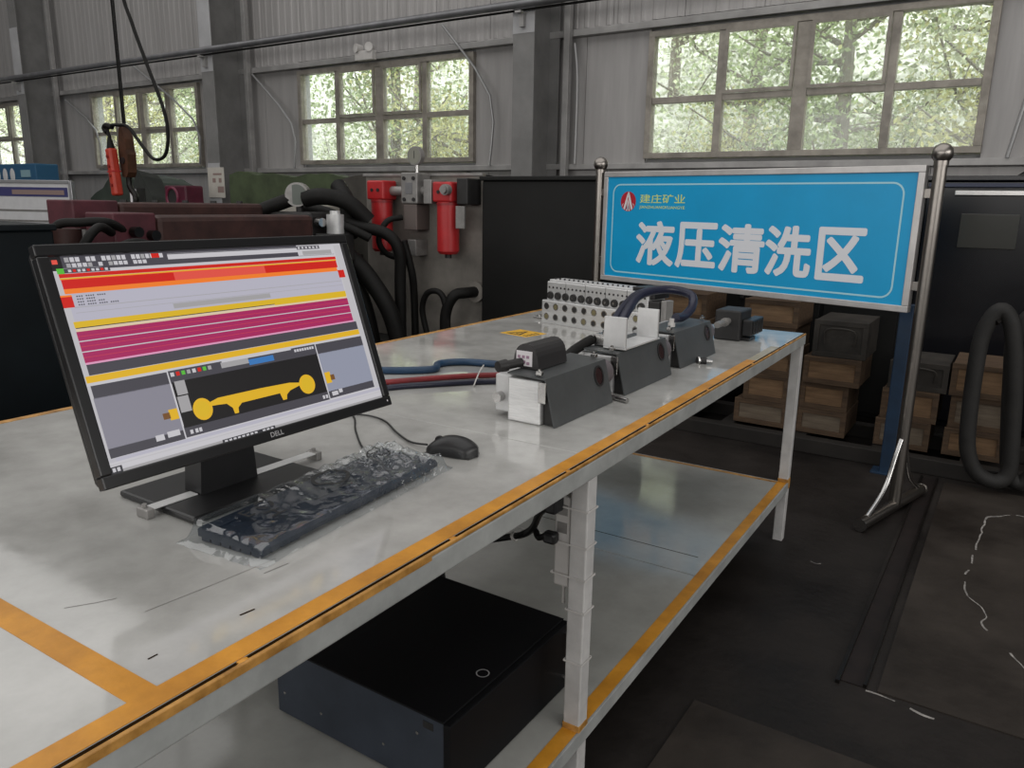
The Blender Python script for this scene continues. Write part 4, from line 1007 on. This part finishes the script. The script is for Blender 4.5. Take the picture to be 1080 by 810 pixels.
def tarp(name, lab, mt, x0, x1, y0, y1, z0, peaks, nx=48, ny=14, seed=0):
    # sheet thrown over something: peaks = [(x, height)] ridge profile; hangs down at the front
    vs = []; fs = []
    def prof(x):
        for (xa, ha), (xb, hb_) in zip(peaks, peaks[1:]):
            if xa <= x <= xb: return ha+(hb_-ha)*(x-xa)/(xb-xa)
        return peaks[-1][1]
    for j in range(ny+1):
        s = j/ny
        for i in range(nx+1):
            x = x0+(x1-x0)*i/nx
            top = prof(x)
            if s < .5: y = y0-.02+.05*s+.03*mnoise.noise(Vector((x*4, s*3, seed))); z = z0+(top-z0)*(s/.5)
            else: y = y0+(y1-y0)*(s-.5)/.5; z = top-.10*(s-.5)+.02*mnoise.noise(Vector((x*5, y*5, seed)))
            z += .012*mnoise.noise(Vector((x*6, s*4, seed+4)))
            vs.append((x, y, max(z, z0)))
    for j in range(ny):
        for i in range(nx): a = j*(nx+1)+i; fs.append((a, a+1, a+nx+2, a+nx+1))
    n0 = len(vs); m = MB(); m.add(vs, fs)
    t = thing(name, lab, 'tarpaulin', ((x0+x1)/2, (y0+y1)/2, z0))
    o = m.build('sheet', mt, t, True, False, False)
    return t
tarp('tarpaulin', 'dark rubber sheet peaking above the top edge of the blue sign', M_tarp_dark, -2.0, -.62, 5.6, 6.4, 1.505, [(-2.0, 1.56), (-1.84, 1.62), (-1.66, 1.55), (-1.3, 1.57), (-1.05, 1.66), (-.8, 1.58), (-.62, 1.53)])
tarp('tarpaulin', 'dark sheet slanting over the black machine at the right edge', M_tarp_dark, -.1, 2.4, 5.7, 6.8, 1.605, [(-.1, 1.62), (.25, 1.80), (.7, 1.86), (2.4, 1.70)])
# hanging loop of hose at the right
t = thing('hose_loop', 'thick dusty hose hanging in a long loop at the right edge', 'hose', (.0, 4.50, 0))
m = MB(); m.tube([(-.115, 4.41, .30), (-.125, 4.41, .60), (-.115, 4.42, .82), (-.06, 4.43, .93), (.0, 4.44, .85), (.045, 4.45, .60), (.075, 4.46, .30), (.085, 4.46, .12), (.04, 4.44, .065), (-.04, 4.43, .09), (-.09, 4.42, .17)], .038, 14, 6, True); m.build('hose_turn', M_hosegrey, t, True, False)
m = MB(); m.tube([(.06, 4.51, .30), (.03, 4.51, .60), (.02, 4.51, .80), (.09, 4.515, .92), (.17, 4.515, .82), (.20, 4.52, .5), (.21, 4.52, .2), (.15, 4.52, .06), (.09, 4.515, .10)], .038, 14, 6, True); m.build('hose_turn', M_hosegrey, t, True, False)
m = MB(); m.tube([(-.07, 4.40, .87), (-.02, 4.47, .90), (.06, 4.60, .88), (.10, 5.0, .95), (.10, 5.44, 1.0)], .014, 8, 5); m.build('hanger', M_rail, t, True, False)

# ================================================================ HYDRAULIC STATION
hs = thing('hydraulic_station', 'hydraulic station with red filters, gauge and hoses behind the workbench', 'machine', (-3.8, 4.9, 0))
def hb_(m, name, mt, smooth=False, par=None): return m.build(name, mt, par or hs, smooth, False)
hb_(MB().box(-4.40, -3.275, 4.60, 4.64, .35, 1.60, .004), 'back_panel', M_panelgrey)
hb_(MB().box(-4.42, -3.27, 4.64, 5.6, 0, 1.55, .01), 'tank', M_darkbox)
hb_(MB().box(-4.42, -3.27, 4.585, 4.60, 1.58, 1.60, .003), 'top_rail', M_greymetal)
hb_(MB().box(-4.42, -3.27, 4.35, 4.64, .0, .35, .01), 'drip_tray', M_darkbox)
FX = [(-4.13, 1.545, 1.02), (-3.495, 1.535, 1.03)]
for (x, zt, zb) in FX:
    m = MB(); m.box(x-.085, x+.085, 4.41, 4.56, zt-.14, zt, .012); f_ = hb_(m, 'red_filter', M_redfilter)
    m = MB(); m.cyl((x, 4.485, zb+.02), (x, 4.485, zt-.14), .08, seg=24); m.cyl((x, 4.485, zb), (x, 4.485, zb+.02), .065, .08, seg=24); hb_(m, 'filter_bowl', M_redfilter, True, f_)
    m = MB(); m.cyl((x, 4.485, zt-.16), (x, 4.485, zt-.145), .084, seg=24); hb_(m, 'bowl_ring', mat('filter_red_dark', (.30, .015, .02), .4), True, f_)
    m = MB(); m.box(x-.05, x+.05, 4.56, 4.599, zt-.12, zt-.02); hb_(m, 'mount', M_greymetal, False, f_)
    m = MB(); m.cyl((x, 4.485, zb-.03), (x, 4.485, zb), .025, seg=12); hb_(m, 'drain_plug', M_dark, True, f_)
    m = MB()
    for dx in (-.03, .03): m.cyl((x+dx, 4.404, zt-.07), (x+dx, 4.412, zt-.07), .013, seg=10)
    hb_(m, 'head_bolts', M_dark, False, f_)
# valve column with gauge between the filters
m = MB(); m.box(-3.90, -3.745, 4.44, 4.597, 1.38, 1.60, .008); vb = hb_(m, 'valve_block', M_greymetal)
m = MB()
for dx in (-.045, .045):
    for z in (1.41, 1.56): m.cyl((-3.822+dx, 4.432, z), (-3.822+dx, 4.442, z), .014, seg=10)
hb_(m, 'block_bolts', M_dark, False, vb)
m = MB(); m.box(-3.855, -3.79, 4.436, 4.442, 1.45, 1.53, .001); hb_(m, 'name_plate', M_pipe, False, vb)
hb_(MB().box(-3.885, -3.76, 4.45, 4.597, 1.19, 1.375, .006), 'lower_block', mat('valve_brown_grey', (.16, .13, .12), .5, .3))
hb_(MB().box(-3.86, -3.78, 4.46, 4.597, 1.0, 1.12, .006), 'solenoid', M_greymetal)
m = MB(); m.cyl((-3.81, 4.52, 1.60), (-3.81, 4.52, 1.66), .014, seg=10); hb_(m, 'gauge_stem', M_steel, True)
m = MB(); m.cyl((-3.81, 4.53, 1.72), (-3.81, 4.49, 1.72), .066, seg=28); gg = hb_(m, 'gauge', M_greymetal, True)
m = MB(); m.cyl((-3.81, 4.488, 1.72), (-3.81, 4.4895, 1.72), .056, seg=28); hb_(m, 'gauge_dial', M_gaugeface, True, gg)
m = MB(); m.box(-3.812, -3.808, 4.486, 4.488, 1.70, 1.755); hb_(m, 'needle', M_dark, False, gg)
for (a, c) in ((-4.045, -3.90), (-3.745, -3.58)):
    m = MB(); m.cyl((a, 4.51, 1.47), (c, 4.51, 1.47), .035, seg=14); hb_(m, 'pipe_joint', M_greymetal, True)
hb_(MB().box(-3.68, -3.605, 4.43, 4.597, 1.38, 1.55, .006), 'side_flange', M_greymetal)
m = MB(); m.cyl((-3.44, 4.37, 1.48), (-3.44, 4.41, 1.48), .038, seg=16); m.cyl((-3.44, 4.35, 1.48), (-3.44, 4.37, 1.48), .028, seg=12); hb_(m, 'filter_indicator', M_greymetal, True)
hb_(MB().box(-3.38, -3.285, 4.43, 4.597, 1.38, 1.56, .008), 'side_valve', M_dark)
hb_(MB().box(-3.38, -3.305, 4.42, 4.44, 1.215, 1.37, .003), 'switch_box', M_greymetal)
m = MB(); m.tube([(-3.90, 4.45, 1.28), (-3.96, 4.35, 1.25), (-4.0, 4.3, 1.12), (-3.98, 4.35, 1.02), (-3.92, 4.42, .98)], .022, 10, 6); hb_(m, 'small_hose', M_rubber, True)
for pts, r_ in [([(-4.55, 4.1, 1.34), (-4.30, 4.1, 1.30), (-4.05, 4.12, 1.22), (-3.84, 4.2, 1.17), (-3.76, 4.25, 1.05), (-3.78, 4.28, .80), (-3.80, 4.30, .35)], .042),
                ([(-4.55, 4.0, 1.12), (-4.25, 4.0, 1.10), (-4.02, 4.05, .98), (-3.86, 4.1, .80), (-3.76, 4.15, .6), (-3.72, 4.2, .35)], .065),
                ([(-4.45, 3.95, .85), (-4.25, 3.95, .92), (-4.05, 4.0, .86), (-3.98, 4.1, .70), (-3.97, 4.2, .35)], .05),
                ([(-4.35, 4.25, 1.5), (-4.22, 4.2, 1.40), (-4.15, 4.15, 1.28), (-4.1, 4.1, 1.14)], .06),
                ([(-3.60, 4.40, .35), (-3.64, 4.36, .62), (-3.56, 4.34, .76), (-3.44, 4.36, .72), (-3.42, 4.4, .35)], .022),
                ([(-3.45, 4.40, .35), (-3.44, 4.38, .6), (-3.38, 4.4, .74), (-3.33, 4.48, .76), (-3.31, 4.597, .76)], .04),
                ([(-3.76, 4.3, 1.12), (-3.73, 4.35, .9), (-3.75, 4.4, .7), (-3.76, 4.42, .35)], .028)]:
    m = MB(); m.tube(pts, r_, 12, 7); hb_(m, 'hydraulic_hose', M_rubber, True)
m = MB(); m.cyl((-3.31, 4.56, .76), (-3.31, 4.597, .76), .075, seg=18); hb_(m, 'pipe_flange', M_panelgrey, True)
# pump unit left of it, with second gauge and a silver cylinder
pu = thing('pump_unit', 'greasy pump head with a dusty round gauge and a silver cap behind the monitor', 'pump', (-4.3, 3.95, 0))
def pb_(m, name, mt, smooth=False): return m.build(name, mt, pu, smooth, False)
pb_(MB().box(-4.75, -4.05, 3.78, 4.2, 0, 1.02, .02), 'pedestal', M_darkbox)
pb_(MB().box(-4.62, -4.18, 3.80, 4.1, 1.02, 1.31, .03), 'pump_head', M_dark)
m = MB(); m.cyl((-4.45, 3.97, 1.43), (-4.41, 3.90, 1.43), .085, seg=24); pb_(m, 'gauge', M_greymetal, True)
m = MB(); m.cyl((-4.4095, 3.8995, 1.43), (-4.409, 3.8985, 1.43), .072, seg=24); pb_(m, 'gauge_dial', mat('gauge_dusty', (.10, .115, .10), .3), True)
m = MB(); m.cyl((-4.44, 3.95, 1.29), (-4.44, 3.95, 1.36), .025, seg=10); pb_(m, 'gauge_stem', M_dark, True)
m = MB(); m.cyl((-4.03, 3.9, 1.17), (-4.03, 3.9, 1.30), .06, seg=18); m.cyl((-4.03, 3.9, 1.30), (-4.03, 3.9, 1.325), .035, seg=14); pb_(m, 'silver_cap', M_silver_flat, True)
m = MB(); m.box(-4.15, -3.95, 3.82, 4.0, .98, 1.17, .01); pb_(m, 'cap_mount', M_dark)
for pts, r_ in [([(-4.75, 3.7, 1.22), (-4.66, 3.78, 1.31), (-4.56, 3.85, 1.36), (-4.48, 3.92, 1.40)], .05), ([(-4.38, 3.95, 1.40), (-4.25, 4.0, 1.42), (-4.1, 4.1, 1.38), (-4.0, 4.2, 1.25)], .06), ([(-4.5, 3.76, 1.12), (-4.42, 3.70, 1.22), (-4.32, 3.72, 1.18), (-4.26, 3.76, 1.05), (-4.26, 3.77, .8)], .035), ([(-4.18, 3.9, 1.24), (-4.0, 3.95, 1.22), (-3.85, 4.05, 1.14)], .03)]:
    m = MB(); m.tube(pts, r_, 12, 6); pb_(m, 'hose', M_rubber, True)
pb_(MB().cyl((-4.15, 3.85, 1.245), (-4.08, 3.83, 1.245), .03, seg=12), 'shiny_union', M_steel, True)

# long machine body with brown-red beams (parallel to the bench)
mc = thing('machine_body', 'long brown-red steel machine body with beams behind the monitor', 'machine', (-4.3, 2.9, 0))
def cb_(m, name, mt, smooth=False, par=None): return m.build(name, mt, par or mc, smooth, False)
cb_(MB().box(-4.95, -3.80, 2.15, 3.66, .0, 1.02, .02), 'chassis', M_darkbox)
cb_(MB().box(-4.13, -3.87, 2.46, 3.56, 1.13, 1.30, .03), 'front_beam', M_brownsteel)
cb_(MB().box(-4.13, -3.87, 2.22, 2.455, 1.10, 1.315, .008), 'beam_end_plate', M_redsteel)
cb_(MB().box(-4.55, -4.28, 2.50, 3.50, 1.20, 1.365, .025), 'rear_beam', M_brownsteel)
cb_(MB().box(-4.55, -4.28, 2.24, 2.495, 1.22, 1.375, .008), 'beam_end_plate', M_redsteel)
cb_(MB().box(-3.95, -3.84, 2.3, 3.6, 1.02, 1.10, .01), 'lower_ledge', M_hosegrey)
for k in range(5):
    y = 2.55+k*.22; m = MB(); m.box(-3.93, -3.84, y, y+.07, 1.10, 1.13, .006); cb_(m, 'bearing_lug', M_skid)
for k in range(5):
    m = MB(); m.cyl((-4.4, 2.6+k*.2, 1.365), (-4.4, 2.6+k*.2, 1.38), .02, seg=8); cb_(m, 'bolt_head', M_dark)
for k, pts in enumerate([[(-3.82, 2.50, 1.06), (-3.75, 2.35, 1.15), (-3.72, 2.2, 1.17), (-3.74, 2.08, 1.08), (-3.80, 2.0, .9)], [(-3.86, 2.2, 1.22), (-3.78, 2.1, 1.25), (-3.75, 2.02, 1.2), (-3.8, 1.95, 1.05)], [(-3.9, 2.3, 1.22), (-3.85, 2.18, 1.27), (-3.88, 2.06, 1.27), (-3.95, 1.98, 1.25), (-3.97, 1.95, 1.1)]]):
    m = MB(); m.tube(pts, .022, 10, 6); cb_(m, 'hose', M_rubber, True)
cb_(MB().box(-4.3, -3.82, 1.88, 2.15, 0, 1.16, .05), 'gear_head', M_darkbox)
m = MB(); m.cyl((-3.95, 2.0, 1.16), (-3.95, 2.0, 1.24), .09, seg=16); cb_(m, 'head_cap', M_brownsteel, True)
for (x, y, z) in ((-3.84, 2.32, 1.22), (-3.85, 2.42, 1.20)):
    m = MB(); m.cyl((x-.02, y, z), (x+.03, y, z), .028, seg=10); cb_(m, 'fitting', M_rail, True)
# black cabinet at far left behind the bench
cabinet('dark_cabinet', 'plain black cabinet beyond the bench at the left edge', 'cabinet', -4.50, -3.70, -.60, 1.84, 1.272, M_darkbox_teal, 1)

# ================================================================ HOIST PENDANT AND HOOK
HX, HY = -6.72, 4.0
hk = thing('hoist_hook', 'brown chain hoist hook block hanging by the window', 'hoist', (HX+.06, HY, 1.4))
def kb_(m, name, mt, smooth=False): return m.build(name, mt, hk, smooth, False)
kx = HX+.07
for dx in (-.03, .03):
    m = MB(); m.cyl((kx+dx*.5, HY, 1.95), (kx+dx*.6-.03, HY, ZC), .008, seg=8); kb_(m, 'chain', M_rubber, True)
m = MB(); m.prism([(kx-.02, 1.98), (kx+.02, 1.98), (kx+.055, 1.88), (kx+.06, 1.79), (kx+.075, 1.75), (kx+.06, 1.60), (kx+.03, 1.56), (kx-.03, 1.56), (kx-.05, 1.64), (kx-.06, 1.76), (kx-.04, 1.90)], 'y', HY-.04, HY+.04); kb_(m, 'hook_block', M_hook)
m = MB(); m.cyl((kx, HY-.05, 1.70), (kx, HY+.05, 1.70), .028, seg=14); kb_(m, 'sheave_pin', M_dark, True)
m = MB(); m.tube([(kx, HY, 1.58), (kx, HY, 1.48), (kx+.07, HY, 1.40), (kx+.05, HY, 1.31), (kx-.03, HY, 1.29), (kx-.08, HY, 1.34)], .025, 10, 6); kb_(m, 'hook', M_rail, True)
pd = thing('hoist_pendant', 'orange-red hoist control pendant hanging on a black cable', 'pendant', (HX+.0, HY-.1, 1.38))
Mp = Matrix.Translation((0, 0, .44)) @ Matrix.Rotation(R(-5), 4, 'Y')
m = MB(); m.box(-.040, .040, -.038, .038, -.42, -.02, .018, Mp); bo = m.build('body', M_orange, pd)
m = MB(); m.cyl((0, 0, -.02), (0, 0, .07), .035, .016, seg=14, M=Mp); m.build('boot', M_rubber, pd, True)
for k in range(4):
    m = MB(); m.cyl((.0, -.038, -.09-k*.08), (0, -.048, -.09-k*.08), .014, seg=12, M=Mp); m.build('push_button', mat('button_dark_red', (.25, .02, .015), .4), bo, True)
m = MB(); m.box(-.042, .042, -.040, .040, -.22, -.21, .0, Mp); m.build('joint_band', M_redfilter, pd)
px, py = HX+.0, HY-.1
m = MB(); m.tube([(px, py, 1.89), (px-.02, py, 1.95), (px+.02, py, 1.985), (px+.16, py, 1.985), (px+.30, py, 1.96), (px+.48, py, 1.80), (px+.62, py, 1.70), (px+.78, py, 1.73), (px+.84, py, 1.90), (px+.80, py, 2.10), (px+.64, py, 2.42), (px+.48, py, 2.75), (px+.36, py, 3.1), (px+.26, py, 4.2), (px+.24, py, ZC)], .014, 8, 6)
m.build('cable', M_rubber, pd, True, False)
m = MB(); m.tube([(px-.03, py, 1.93), (px-.07, py, 1.965), (px-.03, py, 1.99), (px+.05, py, 1.97)], .022, 8, 5); m.build('cable_knot', M_rubber, pd, True, False)

# ================================================================ FAR LEFT: BOARDS, TARPS, SPEAKER, NOTICE
def board(x, y, w_, z0, z1, lab, navy=True):
    t = thing('display_board', lab, 'board', (x, y, 0), R(20), 'display boards at the far left')
    m = MB(); m.box(-w_/2, w_/2, -.02, .02, z0, z1, .004); m.build('sheet', M_paper, t)
    m = MB(); m.box(-w_/2+.06, w_/2-.06, -.026, -.02, z1-.20, z1-.06); m.build('header', M_boardnavy, t)
    m = MB(); m.box(-w_*.12, w_/2-.12, -.03, -.026, z1-.17, z1-.10); m.build('header_text_bar', M_paperprint, t)
    for s in (-1, 1):
        m = MB(); m.box(s*w_/2-.03, s*w_/2+.03, -.035, .035, 0, z1+.03, .006); m.build('frame_post', M_boardframe, t)
    m = MB(); m.box(-w_/2, w_/2, -.035, .035, z1, z1+.05, .006); m.build('top_rail', M_boardframe, t)
    for k in range(3): MB().box(-w_/2+.1, w_/2-.1, -.024, -.02, z0+.12+k*.16, z0+.15+k*.16).build('text_line', M_greymetal, t)
    return t
board(-13.2, 6.2, 1.75, .7, 1.57, 'white display board with a navy header in a chrome frame, nearest the hoist')
board(-15.15, 6.0, 1.35, .7, 1.57, 'white display board with a navy header at the left edge of the picture')
t = thing('blue_cabinet', 'dark blue cabinet with white ovals behind the display boards', 'cabinet', (-15.2, 7.3, 0))
m = MB(); m.box(-1.9, .55, -.2, .2, 0, 1.93, .02); m.build('body', M_boardblue, t)
for k in range(5):
    m = MB(); m.sphere((-1.35+k*.27, -.205, 1.73), .1, 12, 8, (.9, .08, 1.25)); m.build('white_oval', M_paper, t, True)
m = MB(); m.box(.05, .37, -.212, -.2, 1.70, 1.82); m.build('pale_label', mat('pale_blue_label', (.25, .40, .45), .5), t)
tarp('tarpaulin', 'dark green tarpaulin heap below the leftmost wide window', mat('tarp_dark_green', (.03, .042, .032), .7, 0, .3, 4), -12.6, -10.95, 6.9, 7.9, 0, [(-12.6, 1.38), (-12.2, 1.52), (-11.9, 1.78), (-11.6, 1.72), (-11.3, 1.62), (-10.95, 1.2)], seed=2)
tarp('tarpaulin', 'narrow peaked black cover left of the dark red speaker', M_tarp_dark, -10.85, -10.25, 6.5, 6.8, 0, [(-10.85, 1.2), (-10.72, 1.58), (-10.60, 1.76), (-10.50, 1.68), (-10.3, 1.40), (-10.25, 1.2)], seed=5)
tarp('tarpaulin', 'olive green tarpaulin covering equipment below the middle window', M_tarp_green, -9.7, -6.4, 7.35, 8.2, 0, [(-9.7, 1.72), (-9.4, 1.78), (-9.1, 1.70), (-8.9, 1.75), (-8.4, 1.68), (-7.8, 1.74), (-7.2, 1.66), (-6.4, 1.60)], seed=8)
tarp('tarpaulin', 'grey-green sheet behind the gauge of the hydraulic station', mat('tarp_grey', (.055, .05, .042), .7, 0, .3, 4), -6.3, -4.6, 6.2, 7.2, 0, [(-6.3, 1.62), (-6.0, 1.66), (-5.4, 1.70), (-4.6, 1.68)], seed=11)
t = thing('shelf_bench', 'long low work counter behind the machine, carrying the speaker', 'counter', (-9.6, 6.1, 0))
m = MB(); m.box(-1.4, 1.5, -.3, .3, 1.20, 1.25, .006); m.build('counter_top', mat('counter_pale', (.32, .31, .29), .6), t)
for (x, y) in ((-1.3, -.25), (1.4, -.25), (-1.3, .25), (1.4, .25)): MB().box(x-.03, x+.03, y-.03, y+.03, 0, 1.2, .004).build('leg', M_greymetal, t)
m = MB(); m.box(-1.3, 1.4, -.02, .02, .3, 1.2); m.build('back_board', M_dark, t)
t = thing('loudspeaker', 'dark red loudspeaker standing on the counter by the column', 'speaker', (-9.05, 6.15, 1.25))
m = MB(); m.box(-.22, .22, -.12, .14, 0, .29, .02); m.build('cabinet', M_magenta_dark, t)
m = MB(); m.tube([(-.05+.115*math.cos(k*math.pi/8), -.125, .145+.115*math.sin(k*math.pi/8)) for k in range(16)], .018, 8, 2, True); m.build('cone_ring', mat('ring_maroon', (.14, .012, .04), .35), t, True)
m = MB(); m.cyl((-.05, -.122, .145), (-.05, -.10, .145), .10, .05, seg=20); m.build('cone', M_dark, t, True)
t = thing('paper_box', 'small black and white printed carton on the counter', 'carton', (-9.98, 6.1, 1.25))
m = MB(); m.box(-.09, .09, -.06, .06, 0, .26, .006); m.build('box', M_dark, t)
m = MB(); m.box(-.07, -.02, -.064, -.06, .04, .24).box(.02, .07, -.064, -.06, .04, .24).box(-.02, .02, -.064, -.06, .13, .16); m.build('print', M_label, t)
t = thing('wall_notice', 'white paper notice fixed to the column beside the leftmost wide window', 'notice', (-11.22, 8.285, 1.28))
m = MB(); m.box(-.26, .16, -.006, .0, .12, .60); m.build('sheet', mat('notice_paper', (.52, .49, .44), .7, 0, .08, 6), t)
m = MB()
for (x0, x1, z0, z1) in ((-.12, .10, .48, .51), (-.14, -.06, .36, .43), (.02, .09, .36, .43), (-.02, .14, .20, .30)): m.box(x0, x1, -.008, -.006, z0, z1)
m.build('print', M_paperprint, t)
t = thing('carton_lid', 'flat pale metal lid behind the pump beneath the green tarpaulin', 'lid', (-6.3, 5.6, 0))
m = MB(); m.box(-.45, .45, -.3, .3, 1.22, 1.34, .01); m.build('lid', mat('pale_lid', (.36, .34, .30), .6), t)
m = MB(); m.box(-.42, .42, -.27, .27, 0, 1.22, .01); m.build('box', M_darkbox, t)

# ================================================================ WHITE RESIDUE ON THE FLOOR
def spill(pts, wd, lab, z=.0046):
    m = MB(); P = catmull([Vector((*p_, z)) for p_ in pts], 9); n = len(P)
    vs = []
    for i, p_ in enumerate(P):
        d = (P[min(i+1, n-1)]-P[max(i-1, 0)]).normalized(); nn = Vector((-d.y, d.x, 0))
        w_ = wd*(.35+.9*abs(mnoise.noise(p_*9))); j = .012*mnoise.noise(p_*14+Vector((3, 1, 0)))
        vs += [p_+nn*(w_+j), p_-nn*(w_-j)]
    m.add(vs, [(2*i, 2*i+1, 2*i+3, 2*i+2) for i in range(n-1) if n < 12 or mnoise.noise(P[i]*11+Vector((5, 2, 1))) > -.12])
    return tag(m.build('floor_residue', M_white_spill, None, False, True, False), lab, 'residue', None, 'stuff' if n >= 12 else None)
spill([(.30, 4.10), (.151, 4.158), (.06, 4.08), (.023, 3.999), (.002, 3.673), (-.01, 3.395), (-.02, 3.25), (.0, 3.13)], .007, 'white residue line wandering over the floor plate at the right edge')
spill([(.0, 3.13), (.065, 3.003), (.05, 2.93), (.10, 2.85), (.141, 2.769), (.22, 2.6)], .005, 'broken white residue line running on below the first one')
spill([(-.215, 2.288), (-.15, 2.285), (-.08, 2.267), (-.03, 2.262)], .006, 'white residue smear at the near end of the floor rail', .001)
spill([(-.55, 3.10), (-.53, 3.09), (-.52, 3.10)], .006, 'small white speck on the dark floor by the far bench leg', .001)
